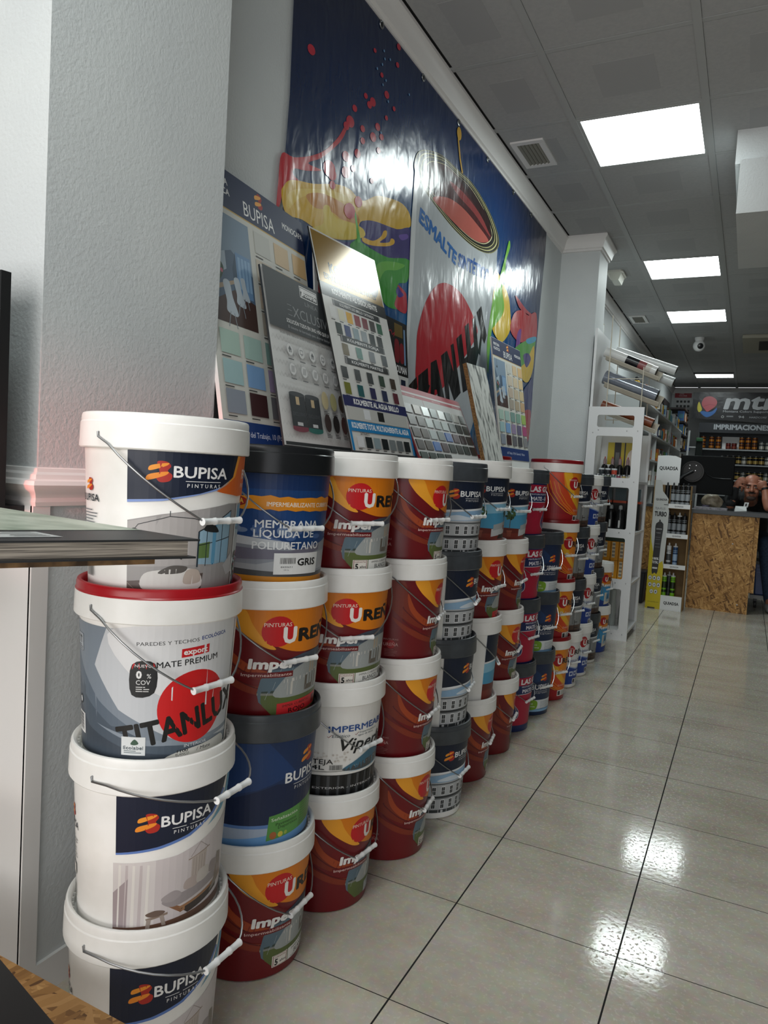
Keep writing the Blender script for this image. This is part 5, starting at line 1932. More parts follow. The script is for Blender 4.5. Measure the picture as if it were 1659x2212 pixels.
# goods on the rack's shelves
GOODS = 'goods on the white rack'
box_thing('display_card', 'yellow and black printed card standing at the back of the upper rack shelf', 'display card', -.40, -.17, 4.54, 4.56, 1.1588, 1.455, ink('#b8a21c', .4), GOODS,
          Art(1.0).rect(.05, 0, .10, .297, '#1a1a1a').rect(.125, 0, .135, .297, '#1a1a1a').blob([(.14, .05), (.2, .12), (.19, .24), (.15, .2)], '#d8c8bc').rect(.06, .04, .09, .22, '#5a5a5a'))
B1 = ink('#121214', .25)
for i in range(5):
    x = -.385 + i * .056
    lathe_thing('dropper_bottle', 'black bottle with clear red-tipped cap, %s on the upper rack shelf' % ['leftmost', 'second from left', 'third from left', 'fourth from left', 'rightmost'][i], 'bottle',
                (x, 4.36, 1.1588), [('body', [(.024, 0), (.025, .004), (.025, .095), (.018, .115), (.010, .12)], B1), ('cap', [(.012, .12), (.012, .15), (.008, .165)], ink('#9a7f80', .2)),
                                   ('tip', [(.005, .165), (.004, .178)], ink('#a52a30', .3))], GOODS)
lathe_thing('paint_tub', 'clear tub with white lid at the back of the upper rack shelf', 'tub', (-.375, 4.46, 1.1588),
            [('body', [(.045, 0), (.046, .10)], ink('#b9bcbc', .2)), ('lid', [(.048, .10), (.048, .116), (.044, .12)], ink('#dcdcda', .3))], GOODS)
cj = ['#46586a', '#6f8a74', '#6f7a5a', '#5b7a72', '#8a3c4e', '#b09a62', '#b9b4a4']
MB_STEP = MB().box(-.405, -.16, 4.20, 4.29, 1.1588, 1.196, ink('#cfd3d8', .3))
st = MB_STEP.build('jar_riser')
tag(st, 'low white riser under the small paint jars on the rack', 'riser', GOODS)
for i in range(7):
    x = -.392 + i * .037
    lathe_thing('paint_jar', 'small paint jar with steel lid, number %s from the left in the front row' % ['one', 'two', 'three', 'four', 'five', 'six', 'seven'][i], 'jar', (x, 4.145, 1.1588),
                [('body', [(.015, 0), (.016, .003), (.016, .030), (.014, .033)], ink(cj[i], .25)), ('lid', [(.0165, .033), (.0165, .042), (.015, .043)], STEEL)], GOODS, 12)
for i, c_ in enumerate(('#3a3f42', '#2c3032', '#c4503e')):
    lathe_thing('paint_jar', '%s paint jar with white lid on the riser' % ['dark grey', 'black', 'coral red'][i], 'jar', (-.385 + i * .046, 4.245, 1.196),
                [('body', [(.019, 0), (.020, .003), (.020, .036), (.017, .039)], ink(c_, .25)), ('lid', [(.0205, .039), (.0205, .049), (.019, .05)], ink('#d9dde0', .3))], GOODS, 12)
# black spray bottles with orange triggers on the next shelf
for i in range(4):
    x = -.375 + i * .075
    tb = thing('spray_bottle', 'black bottle with clear cap under an orange lidded tray, %s on the middle shelf' % ['leftmost', 'second', 'third', 'rightmost'][i], 'bottle', (x, 4.24 + (i % 2) * .05, .7908), 0, GOODS)
    MB().lathe([(.032, 0), (.033, .004), (.033, .135), (.022, .155)], B1, 20).build('body', tb)
    MB().lathe([(.014, .155), (.014, .178), (.009, .186)], ink('#b8bcbc', .2), 14).build('cap', tb)
    MB().box(-.006, .006, -.0345, -.033, .02, .075, ink('#c9c9c6', .4)).build('label', tb)
for i in range(3):
    x = -.36 + i * .105
    tb = thing('roller_tray', 'black tray with orange edge, %s at the back of the middle shelf' % ['left one', 'middle one', 'right one'][i], 'tray', (x, 4.42, .7908), 0, GOODS)
    MB().box(-.046, .046, -.05, .05, 0, .20, ink('#17181a', .3)).build('body', tb)
    MB().box(-.048, .048, -.053, .052, .20, .218, ink('#c4471c', .35)).build('edge', tb)
    MB().box(-.04, .04, -.03, .03, .218, .31, ink('#5d7076', .15)).build('clear_pack', tb)
# yellow cartons
for i in range(4):
    for j in range(2):
        x = -.385 + i * .058
        art = Art(1.0).rect(.008, .02, .030, .135, '#d8cdb0')
        for k in range(4):
            art.rect(.009, .03 + k * .027, .029, .045 + k * .027, '#8a8378')
        box_thing('yellow_carton', 'yellow carton, %s of the %s layer on the lower shelf' % (['leftmost', 'second', 'third', 'rightmost'][i], ['bottom', 'top'][j]), 'carton',
                  x, x + .054, 4.22, 4.40, .4238 + j * .142, .4238 + j * .142 + .140, ink('#d8920f', .45), GOODS, art)
box_thing('green_box', 'dark green box lying over the yellow cartons', 'box', -.33, -.165, 4.25, 4.40, .705, .738, ink('#1f3d28', .4), GOODS)
# bottles at the foot
for i in range(4):
    tb = lathe_thing('glass_bottle', 'clear glass bottle, %s on the bottom shelf of the rack' % ['leftmost', 'second', 'third', 'rightmost'][i], 'bottle', (-.37 + i * .068, 4.26 + .04 * (i % 2), .0738),
                     [('body', [(.024, 0), (.028, .01), (.027, .13), (.018, .2), (.024, .24), (.024, .27)], ink('#a9b0ac', .12)), ('neck_label', [(.0275, .03), (.0275, .07)], ink('#8aa07a' if i % 2 else '#b56a5c', .4))], GOODS)

# ------------------------------------------------------------------ sealant display stand
YS = 5.75
t = thing('display_stand', 'cardboard sealant display stand with white header, left of the wood-strand counter', 'display stand', (0, 0, 0))
MB().prism([(-.18, 5.97, 1.15), (.028, 5.97, 1.15), (.028, 5.97, 1.405), (-.02, 5.97, 1.425), (-.09, 5.97, 1.428), (-.178, 5.97, 1.422)], (0, .006, 0), WHITEBOARD).build('header_card', t)
a = Art(1.0)
a.text('QUIADSA', -.075, 1.292, .032, '#15171a', w=.165, b=.035)
a.build('header_print', plane_map((0, 5.97, 0), (1, 0, 0), (0, 0, 1)), t)
side = [(-.166, 0), (-.036, 0), (-.034, .4), (-.024, .70), (-.022, .915), (-.037, .965), (-.034, 1.02), (-.058, 1.054), (-.087, 1.09), (-.097, 1.1588), (-.112, 1.188), (-.158, 1.19)]
MB().prism([(x, YS, z) for x, z in side], (0, .006, 0), ink('#c9cac8', .45)).build('side_panel', t)
a = Art(1.0)
a.poly([(-.166, 0), (-.036, 0), (-.034, .4), (-.045, .45), (-.10, .40), (-.162, .66)], '#cbb611')
a.poly([(-.166, .02), (-.036, .02), (-.036, .40), (-.075, .33), (-.145, .56), (-.164, .72)], '#cbb611')
a.rect(-.145, 0, -.08, .014, '#3a3320')
a.blob([(-.132, .345), (-.127, .66), (-.124, .79), (-.062, .79), (-.070, .6), (-.080, .345), (-.106, .335)], '#17181a', 3)
a.poly([(-.1, .79), (-.1, .82), (-.095, .832), (-.086, .82), (-.086, .79)], '#17181a')
a.text('QUIADSA', -.095, .735, .012, '#c9c9c9', w=.05, b=.02).text('TURBO', -.098, .70, .009, '#b9b9b9', w=.04)
for z in (.66, .64, .60, .57):
    a.rect(-.12, z, -.078, z + .006, '#5a5c5e')
a.text('100%', -.105, .455, .022, '#eeeeee', w=.05, b=.03).text('TOTAL', -.107, .42, .024, '#eeeeee', w=.052, b=.03).rect(-.128, .37, -.085, .385, '#d9d9d9')
a.text('QUIADSA', -.093, 1.005, .018, '#222426', w=.098, b=.03).rect(-.07, .965, -.038, .972, '#5a5c5e')
a.text('FIJA-PLUS', -.098, .92, .022, '#6a6c6e', w=.085).text('TURBO', -.092, .86, .042, '#191a1c', w=.105, b=.05)
for r_ in range(3):
    for c_ in range(3 if r_ < 2 else 2):
        x, z = -.140 + c_ * .037 + (.014 if r_ == 2 else 0) + r_ * .003, .285 - r_ * .063
        a.ell(x, z, .0165, .022, '#5a5c3e', 20).ell(x, z, .0145, .0195, '#d9dadc', 20)
        a.poly([(x - .009, z - .008), (x, z + .012), (x + .009, z - .006)], '#35383a' if (r_ + c_) % 2 else '#83868a')
a.text('www.quiadsa.com', -.10, .06, .009, '#4a430c', w=.1)
a.build('side_print', plane_map((0, YS, 0), (1, 0, 0), (0, 0, 1)), t)
mb = MB()
mb.box(-.166, -.16, YS + .006, 5.97, 0, 1.19, CARD).box(.148, .154, YS + .02, 5.97, 0, 1.02, CARD).box(-.16, .148, 5.964, 5.97, 0, 1.15, ink('#8d7350', .85))
mb.build('carton_shell', t)
for z in (.94, .668, .385, .125):
    MB().box(-.158, .147, YS + .01, 5.963, z - .004, z + .002, CARD).build('shelf', t)
    y0 = YS - .004
    m_ = MB().box(-.032, .154, y0 - .004, y0, z, z + (.04 if z > .2 else .0), WHITEBOARD) if z > .2 else MB().box(-.036, .146, y0 - .004, y0, 0.0, .135, WHITEBOARD)
    lp = m_.build('shelf_lip' if z > .2 else 'base_front', t)
    a = Art(1.0)
    if z > .2:
        a.text('QUIADSA', .06, z + .013, .013, '#303234', w=.075, b=.02)
    else:
        a.text('QUIADSA', .058, .055, .026, '#15171a', w=.13, b=.04)
    a.build('lip_print', plane_map((0, y0 - .004, 0), (1, 0, 0), (0, 0, 1)), lp)


def cartridge(x, y, z, body, cap, bandc, label, h=.195, scale=1.0):
    c = thing('sealant_cartridge', label, 'sealant cartridge', (x, y, z), 0, 'sealant cartridges on the stand')
    r_ = .0205 * scale
    MB().lathe([(r_, 0), (r_, h)], ink(body, .3), 16).build('tube', c)
    MB().lathe([(r_ + .0008, h), (r_ + .0008, h + .008), (.008, h + .014), (.006, h + .034), (.004, h + .036)], ink(cap, .35), 14).build('nozzle', c)
    mb = MB()
    for z0, z1 in ((.03, .055), (.07, .13), (.145, .15), (.16, .165)):
        mb.lathe([(r_ + .0005, z0), (r_ + .0005, z1)], ink(bandc, .35), 16, capb=False, capt=False)
    mb.build('label', c)


for i in range(5):
    cartridge(-.045 + i * .042 if i else -.055, YS + .06, .943, '#15171a', '#17181a', '#9aa0a6' if i else '#17181a', 'black sealant cartridge, %s on the top shelf of the stand' % ['leftmost', 'second', 'third', 'fourth', 'rightmost'][i])
for i in range(4):
    cartridge(-.02 + i * .044, YS + .06, .671, '#15171a', '#dcdcdc' if i == 2 else '#17181a', '#8f959b', 'black sealant cartridge, %s on the second shelf of the stand' % ['leftmost', 'second', 'third, white nozzle', 'rightmost'][i])
cartridge(.0, YS + .05, .388, '#d8d9da', '#dcdcdc', '#4a4c4e', 'white sealant cartridge on the third shelf of the stand')
cartridge(.055, YS + .06, .388, '#274a78', '#d9d9d9', '#9fb8d6', 'blue sealant cartridge on the third shelf of the stand')
cartridge(-.02, YS + .06, .128, '#7cc023', '#d9d9d9', '#2a3a1a', 'green sealant cartridge, left on the bottom shelf of the stand', .175)
cartridge(.018, YS + .09, .128, '#3a3d40', '#b9b9b9', '#1c1c1c', 'dark sealant cartridge between two green ones on the stand', .185)
cartridge(.055, YS + .06, .128, '#7cc023', '#d9d9d9', '#1f2a14', 'green sealant cartridge, right on the bottom shelf of the stand', .18)

# ------------------------------------------------------------------ counter
t = thing('counter', 'shop counter with wood-strand front and dark grey top', 'counter', (0, 0, 0))
MB().box(.160, .685, 6.08, 6.10, .0, .90, OSB).build('front_panel', t)
MB().box(.685, .725, 6.10, 6.12, .20, .90, OSB).build('side_batten', t)
MB().box(.160, .18, 6.10, 6.66, 0, .90, OSB).build('end_panel', t)
MB().box(.140, 2.1, 6.055, 6.70, .90, .94, ink('#3f4347', .4)).build('top', t, bevel=.003)
MB().box(1.9, 1.94, 6.12, 6.66, 0, .90, OSB).build('far_leg', t)
for x, z in ((.52, .64), (.60, .08)):
    s_ = MB().lathe([(0, -.001), (.007, 0), (.006, .002), (0, .003)], STEEL, 10).build('screw', t, (x, 6.079, z))
    s_.rotation_euler = (R(90), 0, 0)

t = thing('monitor', 'black monitor seen from behind on a pole arm, standing on the counter', 'monitor', (.235, 6.36, .94))
MB().box(-.24, .243, .0, .022, .145, .512, ink('#07090b', .6, 0, None, .15)).build('screen_housing', t, bevel=.006)
mb = MB()
mb.lathe([(.105, 0), (.105, .012), (.1035, .0145), (.09, .0150), (.088, .0125), (0, .0125)], ink('#0b0c0e', .35, 0, None, .3), 40)
c_ = mb.build('round_cover', t, (-.125, 0.001, .355))
c_.rotation_euler = (R(90), 0, 0)
for x, z in ((-.152, .415), (-.095, .415), (-.155, .385), (-.1, .365)):
    s_ = MB().lathe([(.0045, 0), (.004, .002)], ink('#b9bcbe', .25, .8), 10).build('bolt', t, (x, -.022, z))
    s_.rotation_euler = (R(90), 0, 0)
mb = MB()
mb.tube([(-.12, -.03, .36), (-.20, -.05, .31), (-.262, -.05, .24)], .016, ink('#15171a', .35), 10)
mb.build('arm', t)
MB().box(-.20, -.08, -.02, .0, .14, .22, ink('#15171a', .4)).build('bracket', t)
MB().lathe([(.035, 0), (.035, .008), (.022, .012), (.022, .20)], ink('#1b2c48', .35), 16).build('pole', t, (-.14, .02, 0))
mb = MB().tube([(-.02, -.006, .37), (.01, -.006, .33), (.06, -.006, .305), (.14, -.006, .30), (.22, -.006, .302)], .004, BLACKPL, 6)
mb.build('cable', t)

box_thing('paper_pile', 'flat pile of catalogues on the counter below the monitor', 'papers', .165, .45, 6.10, 6.28, .94, .962, noisy('paper_edges', '#6c6a70', '#9a97a0', 60), None)
t = thing('card_holder', 'white business card holder on the counter in front of the man', 'card holder', (.56, 6.14, .94))
MB().prism([(-.052, -.02, 0), (.052, -.02, 0), (.052, -.035, .012), (.048, -.012, .048), (-.044, -.012, .048), (-.052, -.035, .012)], (0, .05, .004), ink('#dfe3e4', .3)).build('tray', t)
MB().obox((.022, .01, .045), (.036, 0, 0), (0, .004, 0), (.008, 0, .045), ink('#d9dcdc', .4)).build('card', t)
MB().obox((.033, .0085, .054), (.016, 0, 0), (0, .001, 0), (.004, 0, .026), ink('#2a2a2a', .4)).build('card_print', t)
t = thing('plastic_bag', 'crumpled beige bag behind the counter, between monitor and man', 'bag', (.30, 6.56, .94))
mb = MB()
rnd = random.Random(5)
vs, fs = [], []
for i in range(9):
    for j in range(14):
        th, ph = math.pi * i / 8, 2 * math.pi * j / 14
        k = rnd.uniform(.82, 1.12)
        vs.append((.10 * k * math.sin(th) * math.cos(ph), .07 * k * math.sin(th) * math.sin(ph), .075 + .075 * k * math.cos(th) if i < 8 else 0.001))
for i in range(8):
    for j in range(14):
        fs.append((i * 14 + j, (i + 1) * 14 + j, (i + 1) * 14 + (j + 1) % 14, i * 14 + (j + 1) % 14))
mb.add(vs, fs, noisy('crumpled_bag', '#8a7c68', '#c4b8a0', 22, .45), True)
mb.build('pouch', t, sharp=60)
t = thing('tape_roll', 'purple-grey tape roll on the counter beside the catalogues', 'tape roll', (.25, 6.44, .94))
MB().lathe([(.02, 0), (.034, 0), (.034, .035), (.02, .035), (.02, 0)], ink('#5a5468', .4), 20, capb=False, capt=False).build('ring', t)

# blue tub on a wheeled stool base beside the counter
t = thing('storage_tub', 'blue plastic tub on the white wheeled base, right of the counter', 'tub', (.885, 6.74, .13))
mb = MB()
mb.hexa([(-.145, -.15, 0), (.145, -.15, 0), (.145, .15, 0), (-.145, .15, 0), (-.16, -.165, .32), (.16, -.165, .32), (.16, .165, .32), (-.16, .165, .32)], ink('#123a78', .35))
mb.build('tub_body', t, bevel=.01)
MB().box(-.168, .168, -.172, .172, .302, .335, ink('#6a6e72', .45)).build('lid', t, bevel=.006)
for z in (.22, .25, .28):
    MB().box(-.14, .14, -.166, -.158, z, z + .006, ink('#184688', .3)).build('rib', t)
MB().box(.09, .125, -.158, -.152, .07, .12, ink('#b9c4d0', .4)).build('sticker', t)
t = thing('trolley', 'white wheeled base under the blue tub', 'trolley', (.885, 6.74, 0))
MB().box(-.18, .18, -.18, .18, .095, .13, ink('#a5a8a8', .45)).build('deck', t)
for x in (-.13, .13):
    for y in (-.13, .13):
        w_ = MB().lathe([(.035, -.012), (.038, -.008), (.038, .008), (.035, .012)], ink('#2a2a2c', .5), 18).build('caster', t, (x, y, .038))
        w_.rotation_euler = (0, R(90), 0)
        MB().box(-.014, .014, -.02, .02, .03, .058, ink('#4a4c4e', .5)).build('caster_fork', t, (x, y, .038))

# ------------------------------------------------------------------ back of the shop
YBK = 12.5
t = thing('back_shelving', 'grey shelving along the back wall under the dark heading panel', 'shelving', (0, 0, 0))
SH = ink('#a9adb0', .45)
MB().box(-.24, 2.2, 12.98, 13.0, .1, 2.30, ink('#6d7276', .6)).build('back_panel', t)
for x in (-.24, .98, 2.2):
    MB().box(x - .012, x + .012, YBK + .14, 12.98, 0, 2.28, ink('#8b8f92', .5)).build('upright', t)
for z in (.35, .70, 1.02, 1.285, 1.552, 1.81):
    MB().box(-.225, 2.185, YBK, 12.98, z, z + .022, SH).build('shelf', t)
hp = MB().box(-.24, 2.2, YBK - .03, YBK, 2.105, 2.275, ink('#23272d', .4)).build('heading_panel', t)
a = Art(1.0)
a.text('IMPRIMACIONES', -.005, 2.165, .085, '#a9adb3', w=.86, al='l', b=.045)
a.build('heading_print', plane_map((0, YBK - .031, 0), (1, 0, 0), (0, 0, 1)), hp)

t = thing('wall_banner', 'black banner with silver lettering and a red, yellow and blue round emblem', 'banner', (0, YBK - .06, 0))
mb = MB()
pts = [(-.372, 2.795), (1.9, 2.795), (1.9, 2.24), (1.5, 2.235), (.8, 2.275), (.3, 2.31), (-.2, 2.335), (-.373, 2.34)]
mb.prism([(x, 0, z) for x, z in pts][::-1], (0, .004, 0), ink('#191a1e', .35, 0, (5, .4, .03)))
sh = mb.build('sheet', t)
a = Art(1.0, lambda h: ink(h, .4))
a.blob([(-.225, 2.62), (-.19, 2.70), (-.10, 2.725), (-.02, 2.69), (.018, 2.62), (-.01, 2.55), (-.08, 2.49), (-.13, 2.46), (-.17, 2.50), (-.215, 2.56)], '#a34a52')
a.line([(-.2, 2.55), (-.1, 2.585), (.01, 2.57)], .012, '#8d3c46')
a.blob([(-.27, 2.63), (-.235, 2.56), (-.215, 2.49), (-.255, 2.45), (-.285, 2.49), (-.29, 2.57)], '#b3aa3a')
a.blob([(-.24, 2.45), (-.19, 2.47), (-.12, 2.455), (-.05, 2.47), (.02, 2.53), (-.0, 2.45), (-.07, 2.385), (-.15, 2.37)], '#2f5f9c')
a.text('mtn', .12, 2.515, .27, '#a9abae', w=.84, al='l', b=.03, sl=.22)
a.text('Montana Colors Supporting graffiti', .12, 2.455, .035, '#9a9ca0', w=.95, al='l', b=.02)
a.text('94', .41, 2.36, .04, '#8f9194', w=.09, b=.03).small(.18, .34, 2.375, 1, '#77797c', .01, .022).text('HARDCORE', .66, 2.362, .03, '#8a8c90', w=.26, b=.02, sl=.2).text('MEGA', .97, 2.362, .03, '#77797c', w=.12)
a.ell(.12, 2.377, .022, .022, '#a9a9a9').ell(.12, 2.377, .014, .014, '#191a1e')
a.build('artwork', plane_map((0, -.0012, 0), (1, 0, 0), (0, 0, 1)), sh)

# paint tins on the back shelves (upper tier stacked two high)
rnd = random.Random(11)
tins = {}


def tin(kind, loc, label, group):
    if kind not in tins:
        body, bandc, r_, h = {'bronze': ('#4a2320', '#b8762e', .041, .106), 'dark': ('#1d1f24', '#b59a58', .041, .15), 'grey': ('#5a5d5e', '#c9c6bc', .041, .14), 'red': ('#5d1f24', '#8d4a3a', .041, .106)}[kind]
        t_ = thing('paint_tin', label, 'paint tin', loc, 0, group)
        MB().lathe([(r_, 0), (r_, h)], ink(body, .22, .35), 16).build('can', t_)
        MB().lathe([(r_ + .0012, h - .004), (r_ + .0012, h), (r_ - .006, h + .002)], STEEL, 16, capb=False).build('lid', t_)
        mb_ = MB()
        mb_.lathe([(r_ + .0008, h * .15), (r_ + .0008, h * .5)], ink(bandc, .25, .4), 16, capb=False, capt=False)
        mb_.lathe([(r_ + .0008, h * .75), (r_ + .0008, h * .84)], ink(bandc, .25, .4), 16, capb=False, capt=False)
        mb_.build('label', t_)
        tins[kind] = t_
        return t_
    return dup(tins[kind], loc, rnd.uniform(0, 6), label, group)


G1 = 'paint tins on the top back shelf'
for c, x in enumerate((-.16, -.025, .085)):
    for j in range(2):
        tin('bronze', (x, YBK + .07, 1.8325 + j * .108), 'bronze and maroon tin, %s of the %s pair on the top back shelf' % (['lower', 'upper'][j], ['first', 'second', 'third'][c]), G1)
for c, x in enumerate((.245, .335)):
    tin('red', (x, YBK + .07, 1.8325), 'single maroon tin, %s of two before the white card' % ['left', 'right'][c], G1)
for c, x in enumerate((.45, .55, .65)):
    for j in range(2):
        tin('bronze', (x, YBK + .07, 1.8325 + j * .108), 'maroon tin, %s of the %s pair beside the grey tins' % (['lower', 'upper'][j], ['first', 'second', 'third'][c]), G1)
for c in range(6):
    tin('grey', (.76 + c * .095, YBK + .07, 1.8325), 'grey tin at the right end of the top back shelf', G1)
c_ = MB().box(.14, .41, YBK + .15, YBK + .16, 1.8325, 2.05, WHITEBOARD).build('price_card')
tag(c_, 'plain white card standing behind the tins on the top back shelf', 'card')
for (z, nm, n_) in ((1.5745, 'second', 19), (1.3075, 'third', 19), (1.0425, 'fourth', 19)):
    for c in range(n_):
        x = .16 + c * .088
        k = 'dark' if c % 4 else 'grey'
        tin(k, (x, YBK + .07, z), '%s tin in the dense row of the %s back shelf from the top' % ('black and gold' if k == 'dark' else 'grey', nm), 'paint tins on the %s back shelf' % nm)

# colour chart on the back wall and aluminium ladder
t = thing('wall_chart', 'white colour chart with red heading in the back left corner', 'colour chart', (0, YB - .012, 0))
MB().box(-.74, -.45, 0, .01, 2.05, 2.89, ink('#c9cacb', .5)).build('panel', t)
a = Art(1.0)
a.rect(-.74, 2.78, -.45, 2.89, '#a01f2c').text('GAMA', -.62, 2.84, .02, '#e6cdd0', w=.08, b=.02).text('COLORES', -.60, 2.805, .022, '#e6cdd0', w=.14, b=.02)
for r_ in range(8):
    for c in range(4):
        a.rect(-.705 + c * .063, 2.69 - r_ * .085, -.665 + c * .063, 2.73 - r_ * .085, ['#2a2a2c', '#1f1f22', '#34302e', '#232428'][(r_ + c) % 4])
a.build('print', plane_map((0, -.0005, 0), (1, 0, 0), (0, 0, 1)), t)
t = thing('step_ladder', 'aluminium step ladder standing left of the back shelving', 'ladder', (-.33, 12.0, 0))
AL = ink('#b4b8ba', .3, .6)
for x, z in ((-.06, 2.1), (.14, 1.98)):
    MB().obox((x, -.1, 0), (.03, 0, 0), (0, .06, 0), (.02, .12, z), AL).build('rail', t)
for i in range(7):
    z = .25 + i * .26
    MB().box(-.04, .15, -.09 + z * .06, -.02 + z * .06, z, z + .02, AL).build('step', t)
MB().box(-.08, .0, .02, .1, 1.76, 1.84, ink('#24427c', .4)).build('blue_clip', t)
t = thing('dark_cloth', 'green and black work coat hanging on the ladder', 'coat', (-.18, 11.9, 1.45))
mb = MB()
mb.hexa([(-.06, -.05, 0), (.07, -.05, 0), (.07, .03, 0), (-.06, .03, 0), (-.045, -.04, .5), (.05, -.04, .5), (.05, .02, .5), (-.045, .02, .5)], ink('#1a2220', .8))
mb.build('coat_body', t, bevel=.015)
MB().box(-.05, .055, -.055, .0, .46, .52, ink('#3d6a48', .7)).build('collar', t, bevel=.01)

# ------------------------------------------------------------------ long wall shelving on the left, full of goods
t = thing('wall_shelving', 'long white wall shelving behind the rack, crowded with goods', 'shelving', (0, 0, 0))
MB().box(XW + .001, XW + .02, 6.4, 12.3, .1, 2.35, ink('#b5b8b8', .5)).build('back_panel', t)
ZL = [.12, .45, .80, 1.12, 1.42, 1.72, 2.03]
for z in ZL:
    MB().box(XW + .02, -.44, 6.5, 11.6, z, z + .02, ink('#d2d4d4', .4)).build('shelf', t)
for y in (6.45, 8.2, 9.9, 11.62):
    MB().box(XW + .02, -.45, y - .012, y + .012, 0, 2.05, ink('#b9bcbc', .5)).build('divider', t)
t2 = thing('dark_shelving', 'dark brown shelf tower in the back left corner', 'shelving', (0, 0, 0))
for z in (1.50, 1.75, 1.98, 2.2, 2.42):
    MB().box(XW + .02, -.42, 11.66, 12.5, z, z + .03, ink('#2a2224', .5)).build('shelf', t2)
MB().box(XW + .02, XW + .04, 11.66, 12.5, 0, 2.6, ink('#2a2224', .5)).build('back_panel', t2)
MB().box(XW + .04, -.42, 12.48, 12.5, 0, 1.5, ink('#2a2224', .5)).build('side_panel', t2)
pal = ['#c9cbcb', '#2f5f9a', '#b0342f', '#d2a52a', '#e6e4dd', '#3d7a8c', '#7fb0c4', '#1f2226', '#8a5a34', '#5a8a4a', '#a8c4cc', '#d9d4c8', '#c46a2a']
rnd = random.Random(31)
kinds = {}


def good(kind, col, loc, label, group):
    key = (kind, col)
    if key in kinds:
        return dup(kinds[key], loc, 0, label, group)
    nm, cat = {'box': ('boxed_item', 'box'), 'can': ('spray_can', 'spray can'), 'jar': ('bottle', 'bottle'), 'pack': ('blister_pack', 'pack')}[kind]
    t_ = thing(nm, label, cat, loc, 0, group)
    m = ink(col, .4)
    c2 = ink(pal[(pal.index(col) + 4) % len(pal)], .4)
    if kind == 'box':
        MB().box(-.05, .05, -.045, .045, 0, .17, m).build('carton', t_)
        MB().box(.05, .0512, -.035, .035, .05, .12, c2).build('label', t_)
        MB().box(-.03, .04, -.0462, -.045, .05, .12, c2).build('label', t_)
    elif kind == 'can':
        MB().lathe([(.032, 0), (.032, .15), (.022, .165)], m, 14).build('can', t_)
        MB().lathe([(.023, .165), (.022, .195), (.018, .2)], c2, 14).build('cap', t_)
    elif kind == 'jar':
        MB().lathe([(.036, 0), (.038, .01), (.038, .12), (.016, .15), (.015, .17)], m, 14).build('body', t_)
        MB().lathe([(.018, .168), (.018, .195)], c2, 12).build('cap', t_)
    else:
        MB().box(-.012, .012, -.045, .045, 0, .21, c2).build('card', t_)
        MB().box(.012, .03, -.03, .03, .03, .13, m).build('tool', t_)
    kinds[key] = t_
    return t_


cname = dict(zip(pal, ['grey', 'blue', 'red', 'yellow', 'white', 'teal', 'light blue', 'black', 'brown', 'green', 'pale blue', 'cream', 'orange']))
words = {'box': 'box', 'can': 'spray can', 'jar': 'bottle', 'pack': 'blister pack'}
znm = {1.12: 'fourth', 1.42: 'third', 1.72: 'second', 2.03: 'top', .80: 'fifth', .45: 'sixth'}
for z in (.45, .80, 1.12, 1.42, 1.72, 2.03):
    y = 6.6
    while y < 11.5:
        if z < 1 and y > 8:
            break
        if min(abs(y - q) for q in (6.45, 8.2, 9.9, 11.62)) > .075:
            k = rnd.choice(['box', 'can', 'jar', 'pack', 'box'])
            c = rnd.choice(pal)
            x = -.505 + rnd.uniform(-.02, .0)
            good(k, c, (x, y, z + .0208), '%s %s on the %s long wall shelf, among mixed goods' % (cname[c], words[k], znm[z]), 'goods on the long wall shelving')
        y += rnd.uniform(.13, .22)
for z in (1.53, 1.78, 2.01, 2.23):
    for i in range(4):
        k = rnd.choice(['box', 'box', 'box'])
        c = rnd.choice(['#2f5f9a', '#1f2226', '#d2a52a', '#e6e4dd', '#8a5a34'])
        good(k, c, (-.49, 11.78 + i * .2, z + .0008), '%s %s on the dark corner shelf tower' % (cname[c], words[k]), 'goods on the dark shelf tower')

# ------------------------------------------------------------------ man leaning on the counter
SKIN = noisy('skin', '#a06650', '#b47a62', 9, .45)
HC = Vector((.642, 6.55, 1.175))


def ellipsoid(mb, c, r, m, nu=20, nv=12, rot=None):
    vs, fs = [], []
    for i in range(nv + 1):
        th = math.pi * i / nv
        for j in range(nu):
            ph = 2 * math.pi * j / nu
            p = Vector((r[0] * math.sin(th) * math.cos(ph), r[1] * math.sin(th) * math.sin(ph), r[2] * math.cos(th)))
            if rot:
                p = rot @ p
            vs.append(Vector(c) + p)
    for i in range(nv):
        for j in range(nu):
            j2 = (j + 1) % nu
            fs.append((i * nu + j, (i + 1) * nu + j, (i + 1) * nu + j2, i * nu + j2))
    return mb.add(vs, fs, m, True)


def limb(mb, pts, rs, m, n=12):
    mb.tube(pts, rs, m, n)
    for p, r_ in zip(pts, rs):
        ellipsoid(mb, p, (r_, r_, r_), m, 12, 8)


def remeshed(mb, name, parent, voxel, smooth=6):
    o = mb.build(name, parent)
    rm = o.modifiers.new('remesh', 'REMESH')
    rm.mode = 'VOXEL'
    rm.voxel_size = voxel
    rm.use_smooth_shade = True
    s_ = o.modifiers.new('smooth', 'SMOOTH')
    s_.factor = .5
    s_.iterations = smooth
    return o


